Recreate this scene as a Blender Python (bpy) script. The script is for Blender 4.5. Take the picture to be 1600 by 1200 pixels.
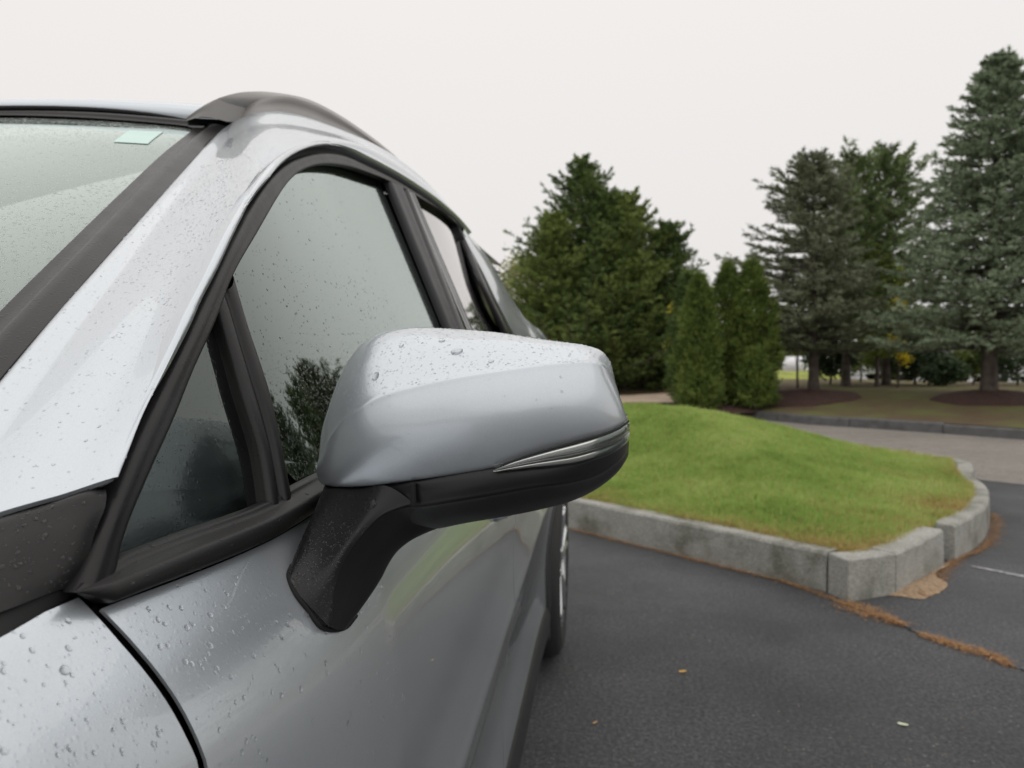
import bpy, math, random
import numpy as np
from mathutils import Vector, Matrix

random.seed(7)
rng = np.random.default_rng(7)
scene = bpy.context.scene
for o in list(bpy.data.objects):
    bpy.data.objects.remove(o, do_unlink=True)
COL = scene.collection

# ------------------------------------------------------------------ camera
FPX = 1160.0                       # focal length in pixels of a 1600 px wide frame
CAM_H = 1.21
YAW = math.radians(7.12)
PITCH = math.radians(1.975)
cam_data = bpy.data.cameras.new('camera')
cam_data.sensor_width = 36.0
cam_data.lens = 36.0 * FPX / 1600.0
cam_data.clip_start = 0.02
cam_data.clip_end = 2000
cam_data.dof.use_dof = True
cam_data.dof.focus_distance = 0.56
cam_data.dof.aperture_fstop = 10.5
cam = bpy.data.objects.new('camera', cam_data)
COL.objects.link(cam)
cam.location = (0, 0, CAM_H)
cam.rotation_euler = (math.pi / 2 - PITCH, 0, YAW)
scene.camera = cam

# ------------------------------------------------------------------ sky and light: flat overcast
world = bpy.data.worlds.new('World')
scene.world = world
world.use_nodes = True
wn, wl = world.node_tree.nodes, world.node_tree.links
wn.clear()
wo = wn.new('ShaderNodeOutputWorld')
wb = wn.new('ShaderNodeBackground')
sky = wn.new('ShaderNodeTexSky')
sky.sky_type = 'NISHITA'
sky.sun_disc = False
sky.sun_elevation = math.radians(62)
sky.sun_rotation = math.radians(200)
sky.air_density = 1.0
sky.dust_density = 4.0
hs = wn.new('ShaderNodeHueSaturation')
hs.inputs['Saturation'].default_value = 0.1
mul = wn.new('ShaderNodeMixRGB'); mul.blend_type = 'MULTIPLY'; mul.inputs[0].default_value = 1
mul.inputs[2].default_value = (0.10, 0.10, 0.10, 1)
mx = wn.new('ShaderNodeMixRGB'); mx.inputs[0].default_value = 0.93
mx.inputs[2].default_value = (0.895, 0.868, 0.852, 1)      # cloud deck
wl.new(sky.outputs[0], hs.inputs['Color'])
wl.new(hs.outputs[0], mul.inputs[1])
wl.new(mul.outputs[0], mx.inputs[1])
# overcast: gently brighter overhead than at the horizon
wt_ = wn.new('ShaderNodeTexCoord'); wsx = wn.new('ShaderNodeSeparateXYZ'); wl.new(wt_.outputs['Generated'], wsx.inputs[0])
wr = wn.new('ShaderNodeMapRange'); wr.inputs['From Min'].default_value = 0; wr.inputs['From Max'].default_value = 1
wr.inputs['To Min'].default_value = 0.93; wr.inputs['To Max'].default_value = 1.18
wl.new(wsx.outputs[2], wr.inputs['Value'])
wm = wn.new('ShaderNodeVectorMath'); wm.operation = 'SCALE'
wl.new(mx.outputs[0], wm.inputs[0]); wl.new(wr.outputs[0], wm.inputs['Scale'])
wl.new(wm.outputs[0], wb.inputs[0])
wb.inputs[1].default_value = 1.0
wl.new(wb.outputs[0], wo.inputs[0])

sun_d = bpy.data.lights.new('sun', 'SUN')
sun_d.energy = 1.1
sun_d.angle = math.radians(140)
sun_d.color = (1.0, 0.98, 0.95)
sun = bpy.data.objects.new('sun', sun_d)
COL.objects.link(sun)
sun.rotation_euler = (math.radians(18), math.radians(14), 0)

vs = scene.view_settings
vs.view_transform = 'Standard'
vs.look = 'None'
vs.exposure = 0.0
vs.gamma = 1.0
vs.use_curve_mapping = False
scene.cycles.max_bounces = 10
scene.cycles.transparent_max_bounces = 24
scene.cycles.use_denoising = True
scene.cycles.caustics_reflective = True
scene.cycles.caustics_refractive = True
scene.cycles.sample_clamp_indirect = 6.0

# ------------------------------------------------------------------ survey helpers
CP = np.array([0, 0, CAM_H])
_F = np.array([-math.sin(YAW) * math.cos(PITCH), math.cos(YAW) * math.cos(PITCH), -math.sin(PITCH)])
_R = np.array([math.cos(YAW), math.sin(YAW), 0.0])
_U = np.cross(_R, _F)

def ray(u, v):
    return _F + (u - 800) / FPX * _R + (600 - v) / FPX * _U

def on(u, v, fn, t0=0.12, t1=8.0, n=220):
    """point where the sight line meets the surface fn(P)=0"""
    d = ray(u, v)
    ts = np.linspace(t0, t1, n)
    pv = None
    for t in ts:
        f = fn(CP + t * d)
        if pv is not None and (f > 0) != (pv > 0):
            a, b = tp, t
            fa = pv
            for _ in range(40):
                m = 0.5 * (a + b)
                fm = fn(CP + m * d)
                if (fm > 0) != (fa > 0):
                    b = m
                else:
                    a, fa = m, fm
            return CP + 0.5 * (a + b) * d
        pv, tp = f, t
    raise ValueError('no hit %s %s' % (u, v))

def onX(u, v, X): d = ray(u, v); return CP + (X - CP[0]) / d[0] * d
def onY(u, v, Y): d = ray(u, v); return CP + (Y - CP[1]) / d[1] * d
def onZ(u, v, Z): d = ray(u, v); return CP + (Z - CP[2]) / d[2] * d
def onD(u, v, D): return CP + D * ray(u, v)

def cr(pts, n):
    """Catmull-Rom through pts, resampled evenly to n points"""
    p = np.asarray(pts, float)
    if len(p) == 2:
        t = np.linspace(0, 1, n)[:, None]
        return p[0] * (1 - t) + p[1] * t
    P = np.vstack([2 * p[0] - p[1], p, 2 * p[-1] - p[-2]])
    out = []
    for i in range(1, len(P) - 2):
        p0, p1, p2, p3 = P[i - 1], P[i], P[i + 1], P[i + 2]
        k0 = max(np.linalg.norm(p1 - p0), 1e-9) ** .5
        k1 = max(np.linalg.norm(p2 - p1), 1e-9) ** .5
        k2 = max(np.linalg.norm(p3 - p2), 1e-9) ** .5
        m1 = k1 * ((p1 - p0) / k0 - (p2 - p0) / (k0 + k1) + (p2 - p1) / k1)
        m2 = k1 * ((p2 - p1) / k1 - (p3 - p1) / (k1 + k2) + (p3 - p2) / k2)
        t = np.linspace(0, 1, 24, endpoint=False)[:, None]
        out.append((2 * t**3 - 3 * t**2 + 1) * p1 + (t**3 - 2 * t**2 + t) * m1 + (-2 * t**3 + 3 * t**2) * p2 + (t**3 - t**2) * m2)
    q = np.vstack(out + [p[-1:]])
    s = np.concatenate([[0], np.cumsum(np.linalg.norm(np.diff(q, axis=0), axis=1))])
    t = np.linspace(0, s[-1], n)
    return np.stack([np.interp(t, s, q[:, k]) for k in range(p.shape[1])], 1)

def crk(pts, n):
    """smooth curve through stations that stay aligned between rows (knots spaced by mean chord)"""
    p = np.asarray(pts, float)
    d = np.linalg.norm(np.diff(p, axis=0), axis=-1)
    d = d.mean(axis=tuple(range(1, d.ndim))) if d.ndim > 1 else d
    kn = np.concatenate([[0], np.cumsum(np.maximum(d, 1e-5) ** .8)])
    h = np.diff(kn); sh = (-1,) + (1,) * (p.ndim - 1)
    sl = np.diff(p, axis=0) / h.reshape(sh)
    m = np.empty_like(p)
    m[0], m[-1] = sl[0], sl[-1]
    if len(p) > 2:
        w0, w1 = h[1:].reshape(sh), h[:-1].reshape(sh)
        m[1:-1] = (sl[:-1] * w0 + sl[1:] * w1) / (w0 + w1)
    x = np.linspace(0, kn[-1], n)
    # every station is also a sample, so creases stay put
    if n >= 2 * len(p):
        extra = n - len(p)
        cnt = np.floor(h / h.sum() * extra).astype(int)
        for q in np.argsort(-(h / h.sum() * extra - cnt))[:extra - cnt.sum()]:
            cnt[q] += 1
        x = np.concatenate([np.linspace(kn[q], kn[q + 1], cnt[q] + 1, endpoint=False) for q in range(len(h))] + [[kn[-1]]])
    i = np.clip(np.searchsorted(kn, x, side='right') - 1, 0, len(p) - 2)
    t = ((x - kn[i]) / h[i]).reshape(sh); hh = h[i].reshape(sh)
    return (2 * t**3 - 3 * t**2 + 1) * p[i] + (t**3 - 2 * t**2 + t) * hh * m[i] + (-2 * t**3 + 3 * t**2) * p[i + 1] + (t**3 - t**2) * hh * m[i + 1]

def smooth(e0, e1, x):
    t = np.clip((x - e0) / (e1 - e0), 0, 1)
    return t * t * (3 - 2 * t)

# ------------------------------------------------------------------ materials
MATS = {}
def new_mat(name):
    m = bpy.data.materials.new(name)
    m.use_nodes = True
    nt = m.node_tree
    return m, nt, nt.nodes, nt.links, nt.nodes['Principled BSDF']

def tex_coord(nt, scale=None):
    g = nt.nodes.new('ShaderNodeNewGeometry')
    return g.outputs['Position']

def noise(nt, pos, scale, detail=3, rough=.55):
    n = nt.nodes.new('ShaderNodeTexNoise')
    n.inputs['Scale'].default_value = scale
    n.inputs['Detail'].default_value = detail
    n.inputs['Roughness'].default_value = rough
    nt.links.new(pos, n.inputs['Vector'])
    return n

def ramp(nt, src, stops):
    r = nt.nodes.new('ShaderNodeValToRGB')
    el = r.color_ramp.elements
    while len(el) < len(stops):
        el.new(0.5)
    for e, (p, c) in zip(el, stops):
        e.position = p
        e.color = (c[0], c[1], c[2], 1) if not isinstance(c, (int, float)) else (c, c, c, 1)
    nt.links.new(src, r.inputs[0])
    return r

def math_node(nt, op, a, b=None):
    n = nt.nodes.new('ShaderNodeMath'); n.operation = op
    for i, x in enumerate((a, b)):
        if x is None: continue
        if isinstance(x, (int, float)): n.inputs[i].default_value = x
        else: nt.links.new(x, n.inputs[i])
    return n.outputs[0]

def droplet_bump(nt, pos, strength, scale=420, upmask=True, dist=0.0006):
    """fine rain beads as relief"""
    hs_ = []
    for sc, th in ((scale, .30), (scale * .5, .20)):
        v = nt.nodes.new('ShaderNodeTexVoronoi')
        v.inputs['Scale'].default_value = sc
        v.inputs['Randomness'].default_value = 1.0
        nt.links.new(pos, v.inputs['Vector'])
        # bead size varies per cell
        sep = nt.nodes.new('ShaderNodeSeparateColor')
        nt.links.new(v.outputs['Color'], sep.inputs[0])
        rad = math_node(nt, 'MULTIPLY', sep.outputs[0], th + .12)
        d = math_node(nt, 'DIVIDE', v.outputs['Distance'], math_node(nt, 'ADD', rad, .04))
        h = math_node(nt, 'SUBTRACT', 1.0, math_node(nt, 'MULTIPLY', d, d))
        h = math_node(nt, 'MAXIMUM', h, 0.0)
        h = math_node(nt, 'SQRT', h)
        hs_.append(math_node(nt, 'MULTIPLY', h, rad))
    h = math_node(nt, 'MAXIMUM', hs_[0], math_node(nt, 'MULTIPLY', hs_[1], 1.6))
    if upmask:
        g = nt.nodes.new('ShaderNodeNewGeometry')
        sx = nt.nodes.new('ShaderNodeSeparateXYZ')
        nt.links.new(g.outputs['True Normal'], sx.inputs[0])
        mr = nt.nodes.new('ShaderNodeMapRange')
        mr.inputs['From Min'].default_value = 0.28
        mr.inputs['From Max'].default_value = 0.55
        nt.links.new(sx.outputs[2], mr.inputs['Value'])
        h = math_node(nt, 'MULTIPLY', h, mr.outputs[0])
    b = nt.nodes.new('ShaderNodeBump')
    b.inputs['Strength'].default_value = strength
    b.inputs['Distance'].default_value = dist
    nt.links.new(h, b.inputs['Height'])
    return b.outputs[0], h

def mat_paint():
    m, nt, N, L, B = new_mat('silver_paint')
    pos = tex_coord(nt)
    fl = noise(nt, pos, 2600, 1)
    r = ramp(nt, fl.outputs[0], [(0.3, (.455, .495, .53)), (0.7, (.545, .585, .62))])
    L.new(r.outputs[0], B.inputs['Base Color'])
    B.inputs['Metallic'].default_value = 0.70
    B.inputs['Roughness'].default_value = 0.34
    B.inputs['Coat Weight'].default_value = 1.0
    B.inputs['Coat Roughness'].default_value = 0.02
    bn, h = droplet_bump(nt, pos, 0.6)
    L.new(bn, B.inputs['Coat Normal'])
    b2, _ = droplet_bump(nt, pos, 0.12)
    L.new(b2, B.inputs['Normal'])
    return m

def mat_plastic(name, col, rough, drops=0.5, grain=True, up=False):
    m, nt, N, L, B = new_mat(name)
    pos = tex_coord(nt)
    n = noise(nt, pos, 9, 4)
    c = ramp(nt, n.outputs[0], [(0.3, [x * .95 for x in col]), (0.7, [x * 1.05 for x in col])])
    L.new(c.outputs[0], B.inputs['Base Color'])
    n2 = noise(nt, pos, 40, 3)
    rr = ramp(nt, n2.outputs[0], [(0.35, rough * .94), (0.7, min(1, rough * 1.06))])
    L.new(rr.outputs[0], B.inputs['Roughness'])
    last = None
    if grain:
        g = noise(nt, pos, 1800, 2)
        b = nt.nodes.new('ShaderNodeBump'); b.inputs['Strength'].default_value = .25; b.inputs['Distance'].default_value = .0002
        L.new(g.outputs[0], b.inputs['Height'])
        last = b.outputs[0]
    if drops:
        bn, h = droplet_bump(nt, pos, drops, 360, up, .0008)
        if last is not None:
            L.new(last, bn.node.inputs['Normal'])
        last = bn
        B.inputs['Coat Weight'].default_value = 0.08
        B.inputs['Coat Roughness'].default_value = .1
    if last is not None:
        L.new(last, B.inputs['Normal'])
    return m

def mat_simple(name, col, rough=.5, metal=0.0, **kw):
    m, nt, N, L, B = new_mat(name)
    pos = tex_coord(nt)
    n = noise(nt, pos, kw.get('nscale', 12), 4)
    v = kw.get('var', .15)
    c = ramp(nt, n.outputs[0], [(0.3, [x * (1 - v) for x in col]), (0.7, [min(1, x * (1 + v)) for x in col])])
    L.new(c.outputs[0], B.inputs['Base Color'])
    B.inputs['Roughness'].default_value = rough
    B.inputs['Metallic'].default_value = metal
    if kw.get('bump'):
        g = noise(nt, pos, kw.get('bscale', 300), 3)
        b = nt.nodes.new('ShaderNodeBump'); b.inputs['Strength'].default_value = kw['bump']; b.inputs['Distance'].default_value = kw.get('bdist', .002)
        L.new(g.outputs[0], b.inputs['Height']); L.new(b.outputs[0], B.inputs['Normal'])
    return m

def mat_glass(name, tint, ior=1.5, drops=.3, gain=1.5, scale=260, rough=0.0, mist=0.0, col=(.90, 1.0, .955)):
    m = bpy.data.materials.new(name); m.use_nodes = True
    nt = m.node_tree; N, L = nt.nodes, nt.links
    N.clear()
    out = N.new('ShaderNodeOutputMaterial')
    tr = N.new('ShaderNodeBsdfTransparent'); tr.inputs[0].default_value = (*tint, 1)
    gl = N.new('ShaderNodeBsdfGlossy'); gl.inputs['Roughness'].default_value = rough
    gl.inputs[0].default_value = (*col, 1)
    fr = N.new('ShaderNodeFresnel'); fr.inputs['IOR'].default_value = ior
    pos = tex_coord(nt)
    if drops:
        bn, h = droplet_bump(nt, pos, drops, scale, False, .0005)
        L.new(bn, gl.inputs['Normal'])
    f = math_node(nt, 'MINIMUM', math_node(nt, 'MULTIPLY', fr.outputs[0], gain), 1.0)
    mixs = N.new('ShaderNodeMixShader')
    L.new(f, mixs.inputs[0]); L.new(tr.outputs[0], mixs.inputs[1]); L.new(gl.outputs[0], mixs.inputs[2])
    last = mixs.outputs[0]
    if mist:
        df = N.new('ShaderNodeBsdfDiffuse'); df.inputs[0].default_value = (.62, .68, .64, 1)
        tl = N.new('ShaderNodeBsdfTranslucent'); tl.inputs[0].default_value = (.62, .68, .64, 1)
        ad = N.new('ShaderNodeMixShader'); ad.inputs[0].default_value = .5
        L.new(df.outputs[0], ad.inputs[1]); L.new(tl.outputs[0], ad.inputs[2])
        m2 = N.new('ShaderNodeMixShader'); L.new(math_node(nt, 'MINIMUM', math_node(nt, 'ADD', math_node(nt, 'MULTIPLY', h, 1.6), mist), .8), m2.inputs[0])
        L.new(last, m2.inputs[1]); L.new(ad.outputs[0], m2.inputs[2])
        last = m2.outputs[0]
    L.new(last, out.inputs[0])
    return m

def mat_water():
    m, nt, N, L, B = new_mat('rain_water')
    B.inputs['Base Color'].default_value = (1, 1, 1, 1)
    B.inputs['Roughness'].default_value = 0.0
    B.inputs['IOR'].default_value = 1.33
    B.inputs['Transmission Weight'].default_value = 1.0
    return m

def mat_asphalt(name, dark, light, spec_col, wet=.45, speck=True):
    m, nt, N, L, B = new_mat(name)
    pos = tex_coord(nt)
    big = noise(nt, pos, .7, 5, .6)
    c = ramp(nt, big.outputs[0], [(0.32, dark), (0.68, light)])
    fine = noise(nt, pos, 70, 5, .75)
    c2 = ramp(nt, fine.outputs[0], [(0.36, .38), (0.5, .92), (0.64, 1.95)])
    mm = N.new('ShaderNodeMixRGB'); mm.blend_type = 'MULTIPLY'; mm.inputs[0].default_value = 1
    L.new(c.outputs[0], mm.inputs[1]); L.new(c2.outputs[0], mm.inputs[2])
    last = mm.outputs[0]
    if speck:
        v = N.new('ShaderNodeTexVoronoi'); v.inputs['Scale'].default_value = 75
        L.new(pos, v.inputs['Vector'])
        sep = N.new('ShaderNodeSeparateColor'); L.new(v.outputs['Color'], sep.inputs[0])
        sel = math_node(nt, 'GREATER_THAN', sep.outputs[0], .84)
        inside = math_node(nt, 'LESS_THAN', v.outputs['Distance'], .32)
        patch = noise(nt, pos, 1.7, 3)
        pm = ramp(nt, patch.outputs[0], [(0.40, 0.0), (0.60, 1.0)])
        msk = math_node(nt, 'MULTIPLY', math_node(nt, 'MULTIPLY', sel, inside), pm.outputs[0])
        msk = math_node(nt, 'MULTIPLY', msk, .75)
        hue = ramp(nt, sep.outputs[1], [(0.2, (.12, .10, .08)), (0.6, (.22, .17, .12)), (1.0, spec_col)])
        ms = N.new('ShaderNodeMixRGB'); L.new(msk, ms.inputs[0]); L.new(last, ms.inputs[1]); L.new(hue.outputs[0], ms.inputs[2])
        last = ms.outputs[0]
    L.new(last, B.inputs['Base Color'])
    wetn = noise(nt, pos, 1.1, 4, .6)
    rg = ramp(nt, wetn.outputs[0], [(0.38, wet - .14), (0.62, wet + .22)])
    L.new(rg.outputs[0], B.inputs['Roughness'])
    g = noise(nt, pos, 190, 3, .7)
    g2 = noise(nt, pos, 60, 2, .6)
    hh = math_node(nt, 'ADD', g.outputs[0], g2.outputs[0])
    b = N.new('ShaderNodeBump'); b.inputs['Strength'].default_value = 1.0; b.inputs['Distance'].default_value = .012
    L.new(hh, b.inputs['Height']); L.new(b.outputs[0], B.inputs['Normal'])
    return m

def mat_granite():
    m, nt, N, L, B = new_mat('granite')
    pos = tex_coord(nt)
    f = noise(nt, pos, 160, 3, .7)
    c = ramp(nt, f.outputs[0], [(0.33, (.13, .13, .12)), (0.5, (.28, .28, .265)), (0.67, (.46, .46, .44))])
    st = noise(nt, pos, 3.5, 5, .65)
    c2 = ramp(nt, st.outputs[0], [(0.36, (.50, .50, .42)), (0.47, (.85, .85, .79)), (0.6, (1.05, 1.04, 1.0))])
    mm = N.new('ShaderNodeMixRGB'); mm.blend_type = 'MULTIPLY'; mm.inputs[0].default_value = 1
    L.new(c.outputs[0], mm.inputs[1]); L.new(c2.outputs[0], mm.inputs[2])
    L.new(mm.outputs[0], B.inputs['Base Color'])
    B.inputs['Roughness'].default_value = .7
    g = noise(nt, pos, 70, 4, .7)
    b = N.new('ShaderNodeBump'); b.inputs['Strength'].default_value = .5; b.inputs['Distance'].default_value = .006
    L.new(g.outputs[0], b.inputs['Height']); L.new(b.outputs[0], B.inputs['Normal'])
    return m

def mat_foliage(name, cols, nscale=1.6, transl=.22, rough=.65, fine=14, gain=1.9):
    """cols: three leaf colours mixed by clump and by twig"""
    m, nt, N, L, B = new_mat(name)
    pos = tex_coord(nt)
    n1 = noise(nt, pos, nscale, 3, .6)
    n2 = noise(nt, pos, fine, 2, .6)
    s = math_node(nt, 'ADD', math_node(nt, 'MULTIPLY', n1.outputs[0], .6), math_node(nt, 'MULTIPLY', n2.outputs[0], .4))
    cols = [[min(.8, x * gain) for x in q] for q in cols]
    c = ramp(nt, s, [(0.36, cols[0]), (0.5, cols[1]), (0.64, cols[2])])
    L.new(c.outputs[0], B.inputs['Base Color'])
    B.inputs['Roughness'].default_value = rough
    B.inputs['Specular IOR Level'].default_value = .3
    tl = N.new('ShaderNodeBsdfTranslucent')
    L.new(c.outputs[0], tl.inputs[0])
    mixs = N.new('ShaderNodeMixShader'); mixs.inputs[0].default_value = transl
    L.new(B.outputs[0], mixs.inputs[1]); L.new(tl.outputs[0], mixs.inputs[2])
    L.new(mixs.outputs[0], N['Material Output'].inputs[0])
    return m

M = {
    'paint': mat_paint(),
    'trim': mat_plastic('black_trim', (.008, .0075, .0075), .48, .30, True),
    'trim_dry': mat_plastic('black_plastic', (.020, .020, .021), .42, .0, True),
    'arm': mat_plastic('mirror_arm_plastic', (.011, .0105, .011), .38, .7, True, True),
    'frit': mat_plastic('black_glass_border', (.014, .013, .013), .36, .5, False),
    'seal': mat_simple('rubber_seal', (.004, .004, .004), .85),
    'rail': mat_plastic('roof_rail_plastic', (.25, .24, .23), .55, .0, True),
    'gloss_black': mat_simple('gloss_black_pillar', (.035, .033, .034), .10),
    'glass': mat_glass('side_glass', (.09, .115, .105), 1.5, .22, 1.85, 340),
    'rear_glass': mat_glass('privacy_glass', (.05, .052, .052), 1.5, .10, 2.0, 300, col=(.93, .92, .91)),
    'wind': mat_glass('windscreen_glass', (.66, .76, .71), 1.5, 1.0, 2.3, 300, mist=.22),
    'mirror_glass': mat_simple('mirror_glass', (.85, .87, .88), .02, 1.0, var=.01),
    'chrome': mat_simple('signal_reflector', (.90, .90, .89), .16, .95, var=.05),
    'lens': mat_glass('signal_lens', (.80, .80, .79), 1.45, 0, 1.6),
    'signal_back': mat_simple('signal_back', (.26, .26, .26), .25, .7),
    'red': mat_simple('tail_lamp_red', (.45, .03, .035), .12),
    'sticker': mat_simple('sticker_film', (.52, .68, .63), .6, var=.03),
    'tyre': mat_simple('tyre_rubber', (.014, .014, .014), .75, bump=.3, bscale=120),
    'rim': mat_simple('alloy', (.52, .53, .54), .24, .9, var=.06),
    'dark': mat_simple('dark_cavity', (.006, .006, .006), .9),
    'fabric': mat_simple('seat_fabric', (.022, .024, .026), .85, bump=.4, bscale=500),
    'dash': mat_simple('dash_vinyl', (.014, .016, .017), .6, bump=.3, bscale=700),
    'liner': mat_simple('headliner', (.32, .32, .30), .9),
    'water': mat_water(),
    'asphalt': mat_asphalt('asphalt', (.034, .036, .040), (.096, .098, .104), (.36, .35, .33)),
    'road': mat_asphalt('worn_road', (.22, .20, .178), (.28, .255, .225), (.30, .29, .27), .6, False),
    'granite': mat_granite(),
    'far_kerb': mat_simple('dark_kerb_stone', (.085, .085, .085), .7, var=.3, nscale=6, bump=.4, bscale=80),
}

for q in ('trim', 'frit', 'trim_dry', 'arm'):
    M[q].node_tree.nodes['Principled BSDF'].inputs['Specular IOR Level'].default_value = .28

# ------------------------------------------------------------------ mesh helpers
def link(o, parent=None):
    COL.objects.link(o)
    if parent is not None:
        o.parent = parent
    return o

def empty(name, loc=(0, 0, 0), parent=None):
    o = bpy.data.objects.new(name, None)
    o.empty_display_size = .2
    o.location = loc
    return link(o, parent)

def tag(o, label=None, cat=None, group=None, kind=None):
    if label: o['label'] = label
    if cat: o['category'] = cat
    if group: o['group'] = group
    if kind: o['kind'] = kind
    return o

def mesh_obj(name, verts, faces, mat, parent=None, smooth_=True):
    me = bpy.data.meshes.new(name)
    verts = np.asarray(verts, float)
    if parent is not None:
        verts = verts - np.array(world_loc(parent))
    if isinstance(faces, np.ndarray):
        k = faces.shape[1]
        me.vertices.add(len(verts)); me.vertices.foreach_set('co', verts.astype(np.float32).ravel())
        me.loops.add(faces.size); me.loops.foreach_set('vertex_index', faces.astype(np.int32).ravel())
        me.polygons.add(len(faces))
        me.polygons.foreach_set('loop_start', np.arange(0, faces.size, k, dtype=np.int32))
        me.update(calc_edges=True)
    else:
        me.from_pydata(verts.tolist(), [], faces)
    me.materials.append(mat)
    if smooth_:
        me.polygons.foreach_set('use_smooth', [True] * len(me.polygons))
    me.validate()
    me.update()
    return link(bpy.data.objects.new(name, me), parent)

def world_loc(o):
    p = Vector((0, 0, 0))
    while o is not None:
        p += o.location
        o = o.parent
    return p

CARX = -1.085
CAR_MID = np.array([CARX, 1.3, .75])
GRIDS = {}

def grid_normals(V):
    du = np.gradient(V, axis=1); dv = np.gradient(V, axis=0)
    n = np.cross(du, dv)
    n /= np.maximum(np.linalg.norm(n, axis=2, keepdims=True), 1e-12)
    return n

def panel(name, V, mat, parent, thick=.004, mid=CAR_MID, smooth_=True, key=None):
    """sheet with a real edge: V is an (rows, cols, 3) grid; faces point away from mid"""
    n = grid_normals(V)
    c = V.reshape(-1, 3).mean(0)
    if np.sum(n.reshape(-1, 3).mean(0) * (c - mid)) < 0:
        V = V[:, ::-1]; n = grid_normals(V)
    if key: GRIDS[key] = (V, n)
    r, k = V.shape[:2]
    idx = np.arange(r * k).reshape(r, k)
    f = np.stack([idx[:-1, :-1], idx[:-1, 1:], idx[1:, 1:], idx[1:, :-1]], -1).reshape(-1, 4)
    if not thick:
        return mesh_obj(name, V.reshape(-1, 3), f, mat, parent, smooth_)
    I = V - n * thick
    f2 = f[:, ::-1] + r * k
    ring = np.concatenate([idx[0, :], idx[1:, -1], idx[-1, ::-1][1:], idx[::-1, 0][1:-1]])
    nx = np.roll(ring, -1)
    # separate border verts keep the outer shading clean
    allv = np.vstack([V.reshape(-1, 3), I.reshape(-1, 3), V.reshape(-1, 3)[ring], I.reshape(-1, 3)[ring]])
    b0 = 2 * r * k; m = len(ring)
    a = np.arange(m); b = np.roll(a, -1)
    f3 = np.stack([b0 + b, b0 + a, b0 + m + a, b0 + m + b], -1)
    return mesh_obj(name, allv, np.vstack([f, f2, f3]), mat, parent, smooth_)

def loft(rows, nu, nv, keep=False):
    if keep and len({len(r) for r in rows}) == 1:
        R = np.swapaxes(crk(np.swapaxes(np.stack([np.asarray(r, float) for r in rows], 0), 0, 1), nu), 0, 1)
    else:
        R = np.stack([cr(r, nu) for r in rows], 0)
    return crk(R, nv) if len(rows) > 2 else np.stack([R[0] * (1 - t) + R[1] * t for t in np.linspace(0, 1, nv)], 0)

def tube(path, rad, mat, name, parent, nseg=8, nu=None, closed=False):
    p = np.asarray(path, float)
    if nu: p = cr(p, nu)
    k = len(p)
    rad = np.full(k, rad) if np.isscalar(rad) else np.interp(np.linspace(0, 1, k), np.linspace(0, 1, len(rad)), rad)
    t = np.gradient(p, axis=0); t /= np.linalg.norm(t, axis=1, keepdims=True)
    ref = np.array([0, 0, 1.0]) if abs(t[0][2]) < .9 else np.array([1.0, 0, 0])
    V = []
    for i in range(k):
        a = np.cross(ref, t[i]); a /= np.linalg.norm(a); b = np.cross(t[i], a)
        ang = np.linspace(0, 2 * math.pi, nseg, endpoint=False)
        V.append(p[i] + rad[i] * (np.cos(ang)[:, None] * a + np.sin(ang)[:, None] * b))
    V = np.vstack(V)
    F = []
    for i in range(k - 1):
        for j in range(nseg):
            F.append((i * nseg + j, i * nseg + (j + 1) % nseg, (i + 1) * nseg + (j + 1) % nseg, (i + 1) * nseg + j))
    F.append(tuple(range(nseg))[::-1]); F.append(tuple((k - 1) * nseg + j for j in range(nseg)))
    return mesh_obj(name, V, F, mat, parent)

def lathe(profile, centre, axis, n, mat, name, parent):
    """profile: (offset along axis, radius); axis is X"""
    pr = np.asarray(profile, float)
    a = np.linspace(0, 2 * math.pi, n, endpoint=False)
    V = np.stack([np.stack([np.full(n, p[0]) + centre[0], centre[1] + p[1] * np.cos(a), centre[2] + p[1] * np.sin(a)], 1) for p in pr], 0)
    k = len(pr)
    F = []
    for i in range(k - 1):
        for j in range(n):
            F.append((i * n + j, i * n + (j + 1) % n, (i + 1) * n + (j + 1) % n, (i + 1) * n + j))
    return mesh_obj(name, V.reshape(-1, 3), F, mat, parent)

def box_verts(lo, hi):
    x0, y0, z0 = lo; x1, y1, z1 = hi
    return [(x0, y0, z0), (x1, y0, z0), (x1, y1, z0), (x0, y1, z0), (x0, y0, z1), (x1, y0, z1), (x1, y1, z1), (x0, y1, z1)]
BOXF = [(0, 3, 2, 1), (4, 5, 6, 7), (0, 1, 5, 4), (1, 2, 6, 5), (2, 3, 7, 6), (3, 0, 4, 7)]

def bevel(o, w, seg=3):
    b = o.modifiers.new('bevel', 'BEVEL'); b.width = w; b.segments = seg; b.limit_method = 'ANGLE'; b.angle_limit = math.radians(30)
    return o
# ================================================================== ground
def sheet(name, pts, z, mat, label=None, kind='structure'):
    o = mesh_obj(name, [(p[0], p[1], z) for p in pts], [tuple(range(len(pts)))], mat, None, False)
    if o.data.polygons[0].normal.z < 0:
        o.data.flip_normals()
    return tag(o, label, kind=kind)

sheet('ground', [(-220, -220), (220, -220), (220, 320), (-220, 320)], 0, M['asphalt'], 'dark wet asphalt of the car park')

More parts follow.
